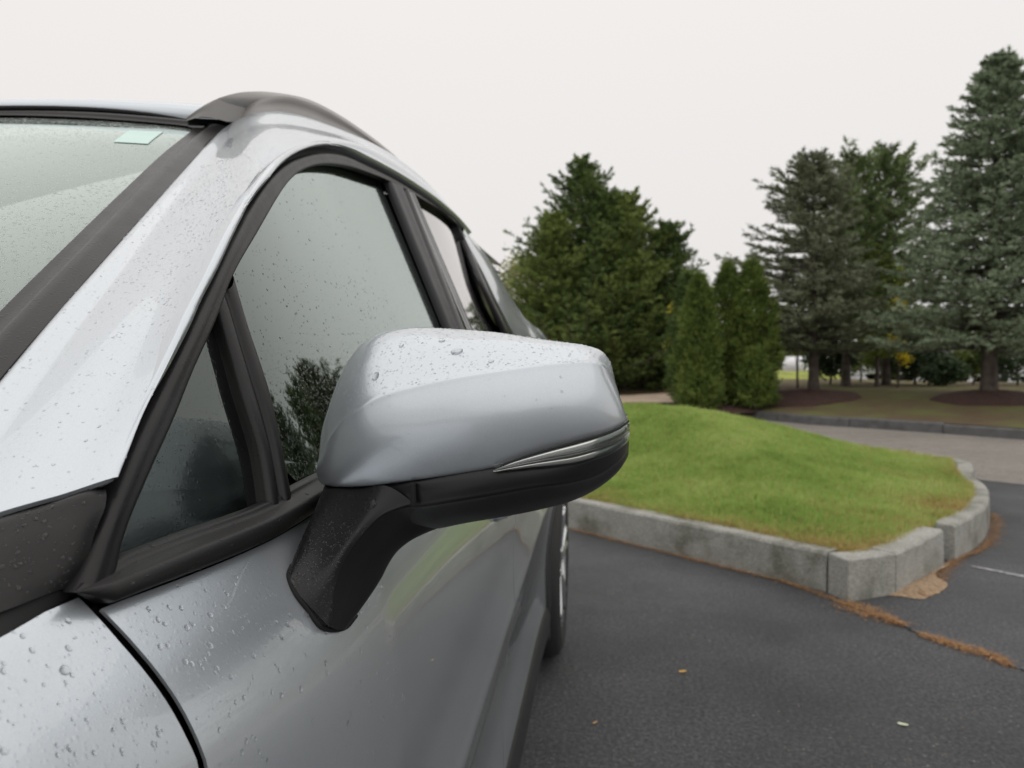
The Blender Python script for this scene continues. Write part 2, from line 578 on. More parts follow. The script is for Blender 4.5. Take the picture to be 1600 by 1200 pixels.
# worn, lighter road that passes behind the island
near_l, near_r = onZ(1440, 741, 0), onZ(1600, 758, 0)
kb = [onZ(u, v, 0) for u, v in ((1230, 660), (1262, 663.5), (1330, 668), (1403, 673), (1500, 680), (1600, 687.5))]
ext = kb[-1] + (kb[-1] - kb[-2]) * 9
exl = kb[0] + (kb[0] - kb[2]) * 3.2
exl2 = exl + np.array([-14, 1.0, 0])
kerb_line = [exl2, exl] + kb + [ext]
nd = near_r - near_l
road_poly = [near_l - nd * 12, near_l, near_r, near_r + nd * 8] + kerb_line[::-1]
sheet('road', [(p[0], p[1]) for p in road_poly], .004, M['road'], 'lighter worn road behind the grass island')

# far bank behind the road
KL = cr([(p[0], p[1]) for p in kerb_line], 160)
def bank_z(x, y):
    """height of the bank: rises away from the far kerb"""
    x = np.asarray(x, float); y = np.asarray(y, float)
    yk = np.interp(x, KL[np.argsort(KL[:, 0]), 0], KL[np.argsort(KL[:, 0]), 1])
    d = np.maximum(y - yk, 0)
    h = .165 + .36 * smooth(0, 5.5, d) + .02 * np.sin(x * 1.3) * np.sin(y * .9) * smooth(.5, 3, d)
    return h - .35 * smooth(14, 30, d)

def mulch_h(x, y, c, rx, ry, hh):
    q = ((x - c[0]) / rx) ** 2 + ((y - c[1]) / ry) ** 2
    return hh * np.maximum(0, 1 - q) ** .8

bx = np.linspace(-30, 45, 150)
rows_ = []
for j in range(60):
    dd = (j / 59.0) ** 1.9 * 60
    yk = np.interp(bx, KL[np.argsort(KL[:, 0]), 0], KL[np.argsort(KL[:, 0]), 1])
    y = yk + .13 + dd
    rows_.append(np.stack([bx, y, bank_z(bx, y)], 1))
BV = np.stack(rows_, 0)
bm_, nt, N, L, B = new_mat('bank_turf')
pos = tex_coord(nt)
n1 = noise(nt, pos, .9, 5, .65); n2 = noise(nt, pos, 30, 3, .7)
sm = math_node(nt, 'ADD', math_node(nt, 'MULTIPLY', n1.outputs[0], .75), math_node(nt, 'MULTIPLY', n2.outputs[0], .25))
c = ramp(nt, sm, [(.34, (.085, .052, .030)), (.47, (.115, .080, .036)), (.56, (.12, .115, .035)), (.68, (.15, .17, .045))])
L.new(c.outputs[0], B.inputs['Base Color']); B.inputs['Roughness'].default_value = .9
b = N.new('ShaderNodeBump'); b.inputs['Strength'].default_value = .8; b.inputs['Distance'].default_value = .05
L.new(n2.outputs[0], b.inputs['Height']); L.new(b.outputs[0], B.inputs['Normal'])
M['bank'] = bm_
r_, k_ = BV.shape[:2]
idx = np.arange(r_ * k_).reshape(r_, k_)
fq = np.stack([idx[:-1, :-1], idx[:-1, 1:], idx[1:, 1:], idx[1:, :-1]], -1).reshape(-1, 4)
tag(mesh_obj('grass_bank', BV.reshape(-1, 3), fq, M['bank']), 'brownish grass bank littered with pine needles beyond the road', kind='structure')

# far kerb: a row of dark kerb stones
fk = tag(empty('far_kerb', tuple(kb[2])), 'long dark kerb edging the far side of the worn road', 'kerb')
arc = np.concatenate([[0], np.cumsum(np.linalg.norm(np.diff(KL, axis=0), axis=1))])
s0 = 0.0
while s0 < arc[-1] - .1:
    s1 = min(s0 + 1.5, arc[-1])
    pa = np.array([np.interp(s, arc, KL[:, 0]) for s in np.linspace(s0 + .006, s1 - .006, 4)])
    pb = np.array([np.interp(s, arc, KL[:, 1]) for s in np.linspace(s0 + .006, s1 - .006, 4)])
    P2 = np.stack([pa, pb], 1)
    t = np.gradient(P2, axis=0); t /= np.linalg.norm(t, axis=1, keepdims=True)
    nrm = np.stack([-t[:, 1], t[:, 0]], 1)
    hz = .165 + random.uniform(-.012, .012)
    V, F = [], []
    for i in range(4):
        q = P2[i] + nrm[i] * .16
        V += [(P2[i][0], P2[i][1], -.05), (P2[i][0] , P2[i][1], hz - .02), (P2[i][0] + nrm[i][0] * .02, P2[i][1] + nrm[i][1] * .02, hz), (q[0], q[1], hz), (q[0], q[1], -.05)]
    for i in range(3):
        for j in range(4):
            F.append((i * 5 + j, (i + 1) * 5 + j, (i + 1) * 5 + j + 1, i * 5 + j + 1))
    F += [(0, 1, 2, 3, 4), (19, 18, 17, 16, 15)]
    ymid = P2[:, 1].mean(); xmid = P2[:, 0].mean()
    if -2 < xmid < 16:
        mesh_obj('kerb_stone', V, F, M['far_kerb'], fk, False)
    s0 = s1

# ------------------------------------------------------------------ the grass island
KH = .205
isl_px = [(700, 777), (800, 802), (890, 824.5), (1000, 852), (1130, 884), (1240, 912), (1292, 925), (1325, 941)]
left_edge = [onZ(u, v, 0) for u, v in isl_px]
right_px = [(1325, 941), (1400, 928), (1438, 908), (1475, 887), (1488, 876), (1518, 860), (1538, 843), (1546, 820), (1541, 798), (1520, 781)]
right_edge = [onZ(u, v, 0) for u, v in right_px]
ldir = left_edge[0] - left_edge[2]; ldir /= np.linalg.norm(ldir)
pre = [left_edge[0] + ldir * s for s in (9.0, 6.0, 3.0, 1.5)]
back = [(3.55, 7.9), (2.9, 9.0), (1.9, 10.2), (.6, 11.0), (-1.5, 11.6), (-6.0, 12.0)]
outer = [p[:2] for p in pre] + [p[:2] for p in left_edge] + [p[:2] for p in right_edge[1:]] + [np.array(b) for b in back]
outer = np.array(outer)
# dense closed outline for distance tests
def densify(poly, step=.06):
    out = []
    for a, b in zip(poly, np.roll(poly, -1, axis=0)):
        n = max(1, int(np.linalg.norm(b - a) / step))
        out.append(a + (b - a) * np.linspace(0, 1, n, endpoint=False)[:, None])
    return np.vstack(out)
def inside(poly, x, y):
    r = np.zeros(x.shape, bool)
    x0, y0 = poly[:, 0], poly[:, 1]; x1, y1 = np.roll(x0, -1), np.roll(y0, -1)
    for a, b, c_, d in zip(x0, y0, x1, y1):
        m = ((b > y) != (d > y)) & (x < (c_ - a) * (y - b) / (d - b + 1e-12) + a)
        r ^= m
    return r
OUT_D = densify(outer)
def edge_dist(x, y):
    q = np.stack([x.ravel(), y.ravel()], 1)
    d = np.empty(len(q))
    for i in range(0, len(q), 4000):
        d[i:i + 4000] = np.sqrt(((q[i:i + 4000, None, :] - OUT_D[None]) ** 2).sum(2)).min(1)
    return d.reshape(x.shape)
def mound_z(d, x, y):
    return KH - .012 + .54 * smooth(.1, 3.3, d) + .018 * np.sin(x * 2.1 + 1) * np.sin(y * 1.7) * smooth(.2, 1.0, d) + .09 * np.exp(-((x - 1.6) ** 2 + (y - 8.2) ** 2) / 1.6) * smooth(.2, 1.5, d)

gx, gy = np.meshgrid(np.linspace(-5.5, 4.3, 150), np.linspace(3.2, 12.2, 140))
ed = edge_dist(gx, gy)
ins = inside(outer, gx, gy)
sd = np.where(ins, ed, -ed)
gz = mound_z(np.maximum(sd, 0), gx, gy)
gm, nt, N, L, B = new_mat('lawn_soil')
pos = tex_coord(nt)
n1 = noise(nt, pos, 1.4, 4, .6); n2 = noise(nt, pos, 45, 3, .7)
c = ramp(nt, n1.outputs[0], [(.35, (.13, .19, .04)), (.65, (.19, .25, .05))])
L.new(c.outputs[0], B.inputs['Base Color']); B.inputs['Roughness'].default_value = .95
b = N.new('ShaderNodeBump'); b.inputs['Strength'].default_value = .8; b.inputs['Distance'].default_value = .03
L.new(n2.outputs[0], b.inputs['Height']); L.new(b.outputs[0], B.inputs['Normal'])
vi = -np.ones(gx.shape, int); V = []; F = []
keep = sd > .03
for j in range(gx.shape[0]):
    for i in range(gx.shape[1]):
        vi[j, i] = len(V); V.append((gx[j, i], gy[j, i], gz[j, i] if keep[j, i] else KH - .02))
for j in range(gx.shape[0] - 1):
    for i in range(gx.shape[1] - 1):
        if (sd[j:j + 2, i:i + 2] > .07).all():
            F.append((vi[j, i], vi[j, i + 1], vi[j + 1, i + 1], vi[j + 1, i]))
# skirt: ring from the lawn edge to just inside the kerb stones
tag(mesh_obj('lawn_mound', V, F, gm), 'mound of soil under the mown grass on the kerbed island', kind='structure')
# soil strip just behind the kerb stones
def inset(poly, d):
    t = np.roll(poly, -1, axis=0) - np.roll(poly, 1, axis=0)
    t /= np.linalg.norm(t, axis=1, keepdims=True)
    n = np.stack([-t[:, 1], t[:, 0]], 1)
    c_ = poly.mean(0)
    if np.sum(n * (c_ - poly)) < 0: n = -n
    return poly + n * d
OD = densify(outer, .08)
i1, i2 = inset(OD, .10), inset(OD, .26)
d2 = edge_dist(i2[:, 0], i2[:, 1])
V = [(p[0], p[1], KH - .018) for p in i1] + [(p[0], p[1], float(mound_z(np.array(.26), p[0], p[1])) - .004) for p in i2]
n_ = len(OD)
F = [(k, (k + 1) % n_, n_ + (k + 1) % n_, n_ + k) for k in range(n_)]
tag(mesh_obj('lawn_edge_soil', V, F, gm), 'strip of soil between kerb stones and lawn', kind='structure')

# granite kerb stones, each its own piece
kerb = tag(empty('granite_kerb', (left_edge[-1][0], left_edge[-1][1], 0)), 'grey granite kerb stones round the tip of the grass island', 'kerb')
def kerb_stone(path, h, w=.13, seed=0, tilt=0.0):
    """one stone along a short plan path (outer bottom edge); inner side to its left-hand inset"""
    r = np.random.default_rng(seed)
    p = np.asarray([q[:2] for q in path], float)
    t = np.gradient(p, axis=0); t /= np.linalg.norm(t, axis=1, keepdims=True)
    n = np.stack([-t[:, 1], t[:, 0]], 1)
    k = len(p)
    V, F = [], []
    for i in range(k):
        j = lambda s: r.normal(0, s)
        o_, q = p[i], p[i] + n[i] * w
        hh = h + tilt * (i / (k - 1) - .5)
        V += [(o_[0], o_[1], -.06), (o_[0] + j(.002), o_[1] + j(.002), hh * .5), (o_[0] + n[i][0] * .004 + j(.002), o_[1] + n[i][1] * .004 + j(.002), hh - .014 + j(.002)),
              (o_[0] + n[i][0] * .016, o_[1] + n[i][1] * .016, hh + j(.0015)), (q[0] - n[i][0] * .014 + j(.003), q[1] - n[i][1] * .014 + j(.003), hh + j(.002)), (q[0], q[1], hh - .02), (q[0], q[1], -.06)]
    m = 7
    for i in range(k - 1):
        for a in range(m - 1):
            F.append((i * m + a, (i + 1) * m + a, (i + 1) * m + a + 1, i * m + a + 1))
    F += [tuple(range(m)), tuple((k - 1) * m + a for a in range(m))[::-1]]
    o = mesh_obj('kerb_stone', V, F, M['granite'], kerb, False)
    bevel(o, .004, 2)
    return o
LE = [p[:2] for p in pre] + [p[:2] for p in left_edge]
lc = cr(LE[:-1], 60)
la = np.concatenate([[0], np.cumsum(np.linalg.norm(np.diff(lc, axis=0), axis=1))])
def sub(curve, a, s0, s1, n):
    return np.stack([np.interp(np.linspace(s0, s1, n), a, curve[:, k]) for k in range(2)], 1)
tot = la[-1]
cuts = [0, tot - 7.2, tot - 4.7, tot - 2.02, tot]
for q in range(4):
    kerb_stone(sub(lc, la, cuts[q] + .004, cuts[q + 1] - .004, 14), KH + (-.004, .006, -.002, 0)[q], .15, 10 + q)
# corner block
cA, cB, cC = np.array(lc[-1]), left_edge[-1][:2], right_edge[1][:2]
din = lambda a, b: (b - a) / np.linalg.norm(b - a)
n1_, n2_ = din(cA, cB), din(cB, cC)
perp = lambda t: np.array([-t[1], t[0]])
inner = cB + (perp(n1_) + perp(n2_)) / (1 + float(np.dot(perp(n1_), perp(n2_)))) * .15
poly = [cA + n1_ * .004, cB, cC - n2_ * .003, cC - n2_ * .003 + perp(n2_) * .15, inner, cA + n1_ * .004 + perp(n1_) * .15]
V = [(p[0], p[1], -.06) for p in poly] + [(p[0], p[1], KH + .004) for p in poly]
F = [tuple(range(6))[::-1], tuple(range(6, 12))] + [(k, (k + 1) % 6, 6 + (k + 1) % 6, 6 + k) for k in range(6)]
bevel(mesh_obj('kerb_stone', V, F, M['granite'], kerb, False), .008, 2)
kerb_stone(cr([right_edge[1][:2] + n2_ * .003, right_edge[2][:2], right_edge[3][:2]], 9), KH + .012, .15, 31, .01)
rr = [p[:2] for p in right_edge[4:]]
kerb_stone(cr([rr[0] + np.array([.015, .0]), rr[1], rr[2], rr[3], rr[4], rr[5]], 16), KH + .004, .14, 32, -.01)
bk = cr([rr[5]] + [np.array(b) for b in back], 80)
ba = np.concatenate([[0], np.cumsum(np.linalg.norm(np.diff(bk, axis=0), axis=1))])
sb = .02
qn = 40
while sb < ba[-1] - .3 and sb < 6:
    kerb_stone(sub(bk, ba, sb + .004, min(sb + 1.4, ba[-1]) - .004, 8), KH, .14, qn); qn += 1; sb += 1.4

# ------------------------------------------------------------------ mown grass
def tri_blades(base, dirs, length, width, side):
    """one thin triangle per blade"""
    n = len(base)
    V = np.empty((n, 3, 3))
    V[:, 0] = base - side * (width[:, None] * .5)
    V[:, 1] = base + side * (width[:, None] * .5)
    V[:, 2] = base + dirs * length[:, None]
    return V.reshape(-1, 3), np.arange(3 * n).reshape(-1, 3)

def scatter_grass(n, xr, yr, sel):
    x = rng.uniform(*xr, n); y = rng.uniform(*yr, n)
    ok = inside(outer, x, y)
    x, y = x[ok], y[ok]
    d = edge_dist(x, y)
    ok = (d > .10) & sel(x, y, d)
    return x[ok], y[ok], d[ok]

gx_, gy_, gd_ = scatter_grass(1150000, (-3.4, 3.8), (3.3, 9.6), lambda x, y, d: (rng.random(len(x)) < np.clip(1.35 - (y - 3.4) / 8.0, .3, 1)) & (x > -.36 * y + .2))
gm_, nt, N, L, B = new_mat('mown_grass')
pos = tex_coord(nt)
n1 = noise(nt, pos, 1.3, 4, .6); n2 = noise(nt, pos, 22, 3, .7)
at = N.new('ShaderNodeAttribute'); at.attribute_name = 'dry'
sm = math_node(nt, 'ADD', math_node(nt, 'MULTIPLY', n1.outputs[0], .55), math_node(nt, 'MULTIPLY', n2.outputs[0], .45))
c = ramp(nt, sm, [(.34, (.18, .28, .060)), (.46, (.30, .43, .100)), (.56, (.41, .52, .155)), (.70, (.54, .58, .24))])
c2 = ramp(nt, n2.outputs[0], [(.35, (.30, .23, .08)), (.65, (.56, .43, .18))])
mm = N.new('ShaderNodeMixRGB'); L.new(at.outputs['Fac'], mm.inputs[0]); L.new(c.outputs[0], mm.inputs[1]); L.new(c2.outputs[0], mm.inputs[2])
L.new(mm.outputs[0], B.inputs['Base Color']); B.inputs['Roughness'].default_value = .55
B.inputs['Specular IOR Level'].default_value = .35
tl = N.new('ShaderNodeBsdfTranslucent'); L.new(mm.outputs[0], tl.inputs[0])
ms = N.new('ShaderNodeMixShader'); ms.inputs[0].default_value = .35
L.new(B.outputs[0], ms.inputs[1]); L.new(tl.outputs[0], ms.inputs[2]); L.new(ms.outputs[0], N['Material Output'].inputs[0])
n = len(gx_)
zz = mound_z(gd_, gx_, gy_) - .006
tuft = np.sin(gx_ * 9.1 + np.sin(gy_ * 6.3) * 2) * np.sin(gy_ * 8.3 + np.sin(gx_ * 5.1) * 2)
ln = (.032 + .022 * rng.random(n) ** 2 + .014 * tuft) * np.where(gd_ < .2, 1.25, 1)
az = rng.uniform(0, 2 * math.pi, n); lean = np.abs(rng.normal(.35, .28, n))
dirs = np.stack([np.cos(az) * np.sin(lean), np.sin(az) * np.sin(lean), np.cos(lean)], 1)
sa = rng.uniform(0, math.pi, n)
side = np.stack([np.cos(sa), np.sin(sa), np.zeros(n)], 1)
V, F = tri_blades(np.stack([gx_, gy_, zz], 1), dirs, np.maximum(ln, .012), rng.uniform(.004, .009, n), side)
# stray longer blades and stems
xs_, ys_, ds_ = scatter_grass(26000, (-2.5, 3.8), (3.3, 8.5), lambda x, y, d: x > -.36 * y + .2)
ns_ = len(xs_); az = rng.uniform(0, 2 * math.pi, ns_); lean = np.abs(rng.normal(.5, .3, ns_))
dirs = np.stack([np.cos(az) * np.sin(lean), np.sin(az) * np.sin(lean), np.cos(lean)], 1)
V2, F2 = tri_blades(np.stack([xs_, ys_, mound_z(ds_, xs_, ys_) - .004], 1), dirs, rng.uniform(.05, .085, ns_), rng.uniform(.004, .007, ns_), np.stack([-np.sin(az), np.cos(az), np.zeros(ns_)], 1))
F = np.vstack([F, F2 + len(V)]); V = np.vstack([V, V2])
go = mesh_obj('grass', V, F, gm_, None, False)
dryp = np.sin(gx_ * 3.7 + 2) * np.sin(gy_ * 4.9 + gx_ * 1.7)
corner = np.exp(-(((gx_ - left_edge[-1][0]) ** 2 + (gy_ - left_edge[-1][1] - .25) ** 2) / .12))
tip = np.exp(-(((gx_ - right_edge[6][0] + .25) ** 2 + (gy_ - right_edge[6][1] - .1) ** 2) / .10))
pdry = np.clip(.03 + .60 * np.exp(-(gd_ - .1) / .13) + .20 * (dryp > .45) * (gd_ < .9) + .75 * corner + .6 * tip, 0, .92)
dry = (rng.random(n) < pdry).astype(np.float32)
a_ = go.data.attributes.new('dry', 'FLOAT', 'POINT'); a_.data.foreach_set('value', np.concatenate([np.repeat(dry, 3), np.repeat((rng.random(ns_) < .35).astype(np.float32), 3)]))
tag(go, 'bright green mown grass covering the kerbed island', kind='stuff')

# ------------------------------------------------------------------ needles, crack, sand, marks, leaves on the asphalt
def needle_scatter(name, pts, spread, n, zr, mat, label, ln=(.02, .06)):
    p = cr(pts, 400)
    k = rng.integers(0, 400, n)
    w = np.interp(k / 399., np.linspace(0, 1, len(spread)), spread)
    b_ = p[k][:, :2] + rng.normal(0, 1, (n, 2)) * w[:, None]
    z = rng.uniform(zr[0], zr[1], n)
    az = rng.uniform(0, 2 * math.pi, n)
    el = rng.normal(0, .12, n)
    d = np.stack([np.cos(az) * np.cos(el), np.sin(az) * np.cos(el), np.sin(el)], 1)
    sd_ = np.stack([-np.sin(az), np.cos(az), np.zeros(n)], 1)
    V, F = tri_blades(np.column_stack([b_, z]), d, rng.uniform(ln[0], ln[1], n), rng.uniform(.002, .0045, n), sd_)
    V[:, 2] = np.maximum(V[:, 2], .0025)
    return tag(mesh_obj(name, V, F, mat, None, False), label, kind='stuff')

nm, nt, N, L, B = new_mat('dry_pine_needles')
pos = tex_coord(nt); n1 = noise(nt, pos, 60, 3)
c = ramp(nt, n1.outputs[0], [(.3, (.16, .075, .028)), (.5, (.30, .15, .055)), (.7, (.46, .27, .10))])
L.new(c.outputs[0], B.inputs['Base Color']); B.inputs['Roughness'].default_value = .8
G0 = lambda u, v: onZ(u, v, 0)
crack_px = [(1322, 944), (1345, 955), (1375, 964), (1410, 978), (1440, 993), (1475, 1004), (1505, 1014), (1545, 1024), (1575, 1040), (1600, 1049), (1640, 1062)]
crack = [G0(u, v) for u, v in crack_px]
needle_scatter('pine_needles', crack[:4], [.014, .055, .045, .014, .010], 700, (.003, .016), nm, 'orange pine needles gathered at the corner of the granite kerb')
needle_scatter('pine_needles', crack[4:9], [.005, .014, .020, .024, .018, .008], 650, (.003, .012), nm, 'strip of orange pine needles lying along the asphalt crack')
needle_scatter('pine_needles', [G0(u, v) for u, v in ((890, 827), (1000, 855), (1130, 887), (1240, 915), (1320, 945))], [.004, .010, .004, .008, .003, .010, .012], 900, (.003, .012), nm, 'thin line of brown needles along the foot of the long kerb')
needle_scatter('pine_needles', [G0(u, v) for u, v in ((1440, 930), (1478, 893), (1500, 874), (1525, 864), (1545, 848), (1556, 822), (1554, 804))], [.02, .022, .008, .008, .028, .030, .012], 1700, (.003, .014), nm, 'rust coloured needles round the rounded end of the kerb')
# the crack itself
cp = cr([p[:2] for p in crack] , 120)
tt = np.gradient(cp, axis=0); tt /= np.linalg.norm(tt, axis=1, keepdims=True)
nn = np.stack([-tt[:, 1], tt[:, 0]], 1)
wob = (rng.normal(0, .006, 120) + .004 * np.sin(np.arange(120) * .9))[:, None]
wd = (.004 + .006 * rng.random(120))[:, None]
A_, B_ = cp + nn * (wob - wd), cp + nn * (wob + wd)
V = [(p[0], p[1], .0022) for p in A_] + [(p[0], p[1], .0022) for p in B_]
F = [(k, k + 1, 121 + k, 120 + k) for k in range(119)]
tag(mesh_obj('asphalt_crack', V, F, M['dark'], None, False), 'crack running across the asphalt from the kerb corner', kind='structure')
# sandy patch at the kerb
sp = mat_simple('damp_sand', (.30, .21, .13), .9, var=.5, nscale=55, bump=.6, bscale=200, bdist=.004)
pp = [(1372, 930), (1400, 932), (1436, 936), (1462, 928), (1478, 916), (1472, 905), (1462, 897), (1480, 885), (1486, 876), (1476, 880), (1455, 893), (1430, 908), (1402, 922)]
pp3 = [G0(u, v)[:2] for u, v in pp]
cc_ = np.mean(pp3, axis=0)
dens = cr(pp3 + [pp3[0]], 70)[:-1]
dens = dens + rng.normal(0, .006, dens.shape)
V = [(p[0], p[1], .003) for p in dens] + [tuple((p * .55 + cc_ * .45)) + (.016,) for p in dens] + [(cc_[0], cc_[1], .020)]
nn_ = len(dens)
F = [(k, (k + 1) % nn_, nn_ + (k + 1) % nn_, nn_ + k) for k in range(nn_)] + [(nn_ + k, nn_ + (k + 1) % nn_, 2 * nn_) for k in range(nn_)]
tag(mesh_obj('sand_patch', V, F, sp), 'tan patch of washed sand against the granite kerb', kind='stuff')
# faded painted line
pl_m, nt, N, L, B = new_mat('faded_line_paint')
pos = tex_coord(nt); n1 = noise(nt, pos, 35, 4, .7)
c = ramp(nt, n1.outputs[0], [(.38, (.10, .10, .10)), (.6, (.36, .36, .37))])
L.new(c.outputs[0], B.inputs['Base Color']); B.inputs['Roughness'].default_value = .7
a, b_ = G0(1518, 886), G0(1600, 903); dv = b_ - a
q = [G0(1518, 884.5), G0(1560, 892), G0(1620, 904), G0(1760, 930), G0(1760, 934), G0(1620, 907.5), G0(1560, 895), G0(1518, 886.5)]
sheet('painted_line', [(p[0], p[1]) for p in q], .004, pl_m, 'thin faded white line on the asphalt')

def leaf(u, v, size, rot, col, label, bend=.25):
    p = G0(u, v)
    m = mat_simple('fallen_leaf_' + label.split()[1], col, .6, var=.2, nscale=120)
    t = np.linspace(-1, 1, 9); w = .42 * np.sqrt(np.maximum(0, 1 - t ** 2)) * (1 - .25 * t)
    V, F = [], []
    for k in range(9):
        for s in (-1, 0, 1):
            V.append((t[k] * size, s * w[k] * size, .004 + abs(s) * size * bend * w[k] * 1.2 + size * .12 * (t[k] ** 2)))
    for k in range(8):
        for s in range(2):
            F.append((k * 3 + s, (k + 1) * 3 + s, (k + 1) * 3 + s + 1, k * 3 + s + 1))
    c_, s_ = math.cos(rot), math.sin(rot)
    V = [(p[0] + x * c_ - y * s_, p[1] + x * s_ + y * c_, z) for x, y, z in V]
    o = mesh_obj('fallen_leaf', V, F, m)
    return tag(o, label, 'leaf', 'fallen leaves on the asphalt')
leaf(1067, 1051, .017, .4, (.62, .36, .06), 'small yellow leaf lying alone on the asphalt near the car')
leaf(1411, 1134, .018, -.3, (.55, .60, .42), 'small pale green leaf lying on the asphalt close to the camera')
leaf(930, 1131, .012, .9, (.42, .25, .11), 'tiny brown leaf on the asphalt beside the rear wheel')

# loose grit on the asphalt
gn = 420
gu, gv = rng.uniform(840, 1600, gn), rng.uniform(1010, 1200, gn)
keep_ = rng.random(gn) < np.clip((gv - 960) / 240, .1, 1)
V, F = [], []
for u, v in zip(gu[keep_], gv[keep_]):
    p = G0(u, v); r = rng.uniform(.0012, .0034)
    k0 = len(V)
    for sx, sy, sz in ((1, 0, 0), (0, 1, 0), (-1, 0, 0), (0, -1, 0), (0, 0, 1)):
        V.append((p[0] + sx * r * rng.uniform(.7, 1.3), p[1] + sy * r * rng.uniform(.7, 1.3), .001 + sz * r))
    F += [(k0, k0 + 1, k0 + 4), (k0 + 1, k0 + 2, k0 + 4), (k0 + 2, k0 + 3, k0 + 4), (k0 + 3, k0, k0 + 4)]
gr = mat_simple('grit', (.22, .19, .16), .8, var=.5, nscale=90)
tag(mesh_obj('grit', V, F, gr, None, False), 'scattered loose grit on the asphalt', kind='stuff')
# ================================================================== the silver car
car = tag(empty('parked_car', (CARX, 1.3, 0)), 'rain beaded silver crossover parked close beside the camera', 'car')
LEFT = []                      # parts of the visible flank, mirrored later onto the far flank
def P_(name, V, mat, parent=car, mirror=True, **kw):
    o = panel(name, V, mat, parent, **kw)
    if mirror: LEFT.append(o)
    return o

# --- glasshouse surface (tumblehome) : X as a function of Y and Z
def kk(Y): return .47 - .11 * float(smooth(.95, 2.0, Y))
def GX(Y, z): return -(.235 + .09 * max(0., .60 - Y) + kk(Y) * (z - 1.085) - .020 * math.sin(math.pi * min(max((z - 1.085) / .5, 0), 1)))
def gfn(off=0.0): return lambda p: p[0] - GX(p[1], p[2]) - off
def onG(u, v, off=0.0): return on(u, v, gfn(off), .2, 6)
def lineG(px, off=0.0, n=None):
    pts = cr(px, n) if n else px
    return np.array([onG(u, v, off) for u, v in pts])

# --- belt line
bel_px = [(153, 949), (233, 919), (300, 894), (367, 867), (430, 838), (473, 812), (497, 795)]
belt_f = lineG(bel_px)
yb = np.concatenate([[-1.3, -.6, 0., .2], belt_f[:, 1] + 0, [1.0, 1.6, 2.2, 3.0, 3.8]])
zb0 = belt_f[0, 2]
zb = np.concatenate([[zb0 - .13, zb0 - .055, zb0 - .012, zb0 - .003], belt_f[:, 2], belt_f[-1, 2] + np.array([.012, .028, .045, .07, .09])])
o_ = np.argsort(yb); yb, zb = yb[o_], zb[o_]
_zz = cr(np.stack([yb, zb], 1), 300)
def belt(Y): return float(np.interp(Y, _zz[:, 0], _zz[:, 1]))
gw = np.array([-.06, -.04, -.02, -.008, 0, .015, .035, .06, .09, .13, .2, .3, .38, .405, .43, .5, .62, .74, .80, .86, .92])
gg = np.array([-.16, -.075, -.026, -.009, 0, .013, .029, .044, .055, .0615, .064, .058, .060, .062, .058, .047, .036, .038, .040, .030, -.03])
_gc = cr(np.stack([gw, gg], 1), 500)
def SX(Y, z):
    b_ = belt(Y)
    xb = GX(max(Y, .30), b_)
    flare = .030 * math.exp(-((Y - 3.0) / .42) ** 2) * float(smooth(1.05, .75, z))
    front = -.10 * max(0., .1 - Y) ** 1.6 - .12 * max(0., Y - 3.25) ** 1.5
    return xb + float(np.interp(b_ - z, _gc[:, 0], _gc[:, 1])) + flare + front
def sfn(off=0.0): return lambda p: p[0] - SX(p[1], p[2]) - off
def onS(u, v, off=0.0): return on(u, v, sfn(off), .15, 5)

# ---------------------------------------------------------------- curves taken round the door frame and pillar
OPx = [(176, 752), (191, 714), (213, 658), (246, 592), (277, 527), (290, 497), (317, 445), (347, 382), (377, 326), (396, 294), (410, 273), (423, 258), (440, 245), (467, 233), (500, 228.5), (535, 235), (567, 249), (617, 274), (650, 294), (683, 317), (717, 347), (733, 366)]
TOx = [(121, 926), (133, 893), (158, 822), (184, 756), (215, 682), (248, 615), (290, 530), (320, 466), (363, 377), (400, 308), (425, 275), (450, 254), (475, 244), (500, 239), (535, 243), (567, 257), (617, 282), (650, 302), (683, 325), (712, 350), (727, 372)]
TIx = [(166, 925), (178, 892), (190, 837), (227, 747), (267, 660), (300, 577), (328, 517), (343, 480), (353, 450), (367, 420), (400, 365), (430, 313), (445, 290), (460, 274), (478, 264), (500, 258.5), (537, 260.5), (577, 272.5), (611, 286), (640, 302), (675, 322), (706, 342), (716, 355)]
OP = lineG(OPx, .004, 90)
# windscreen-side edge of the pillar, continuing along the foot of the roof rail
wfn = lambda p: p[0] + .40 + .54 * (p[2] - 1.197)
IPw = [on(u, v, wfn, .15, 5) for u, v in ((-230, 880), (-180, 818), (-90, 709), (0, 601), (42, 550), (83, 501), (143, 433), (230, 334), (290, 266), (330, 222))]
IPr = [onZ(u, v, z) for u, v, z in ((358, 197, 1.597), (383, 184, 1.603), (417, 178, 1.610), (450, 180, 1.622), (483, 188, 1.632), (550, 214, 1.652), (600, 239, 1.66), (650, 274, 1.66), (685, 309, 1.65), (719, 351, 1.615))]
IP = cr(IPw + IPr, 90)

# ---------------------------------------------------------------- A-pillar and cant rail
nO = np.array([1, -.25, .55]); nO /= np.linalg.norm(nO)
def between(a, b, t, push): return a * (1 - t) + b * t + nO * push
edge_in = OP + np.array([-.010, .001, -.005])
rows = [edge_in, OP, between(OP, IP, .28, .0075), between(OP, IP, .52, .0115), between(OP, IP, .78, .0065), IP, IP + np.array([-.004, .004, -.008])]
P_('roof_pillar', loft(rows, 90, 40, True), M['paint'], key='pillar', thick=.003)

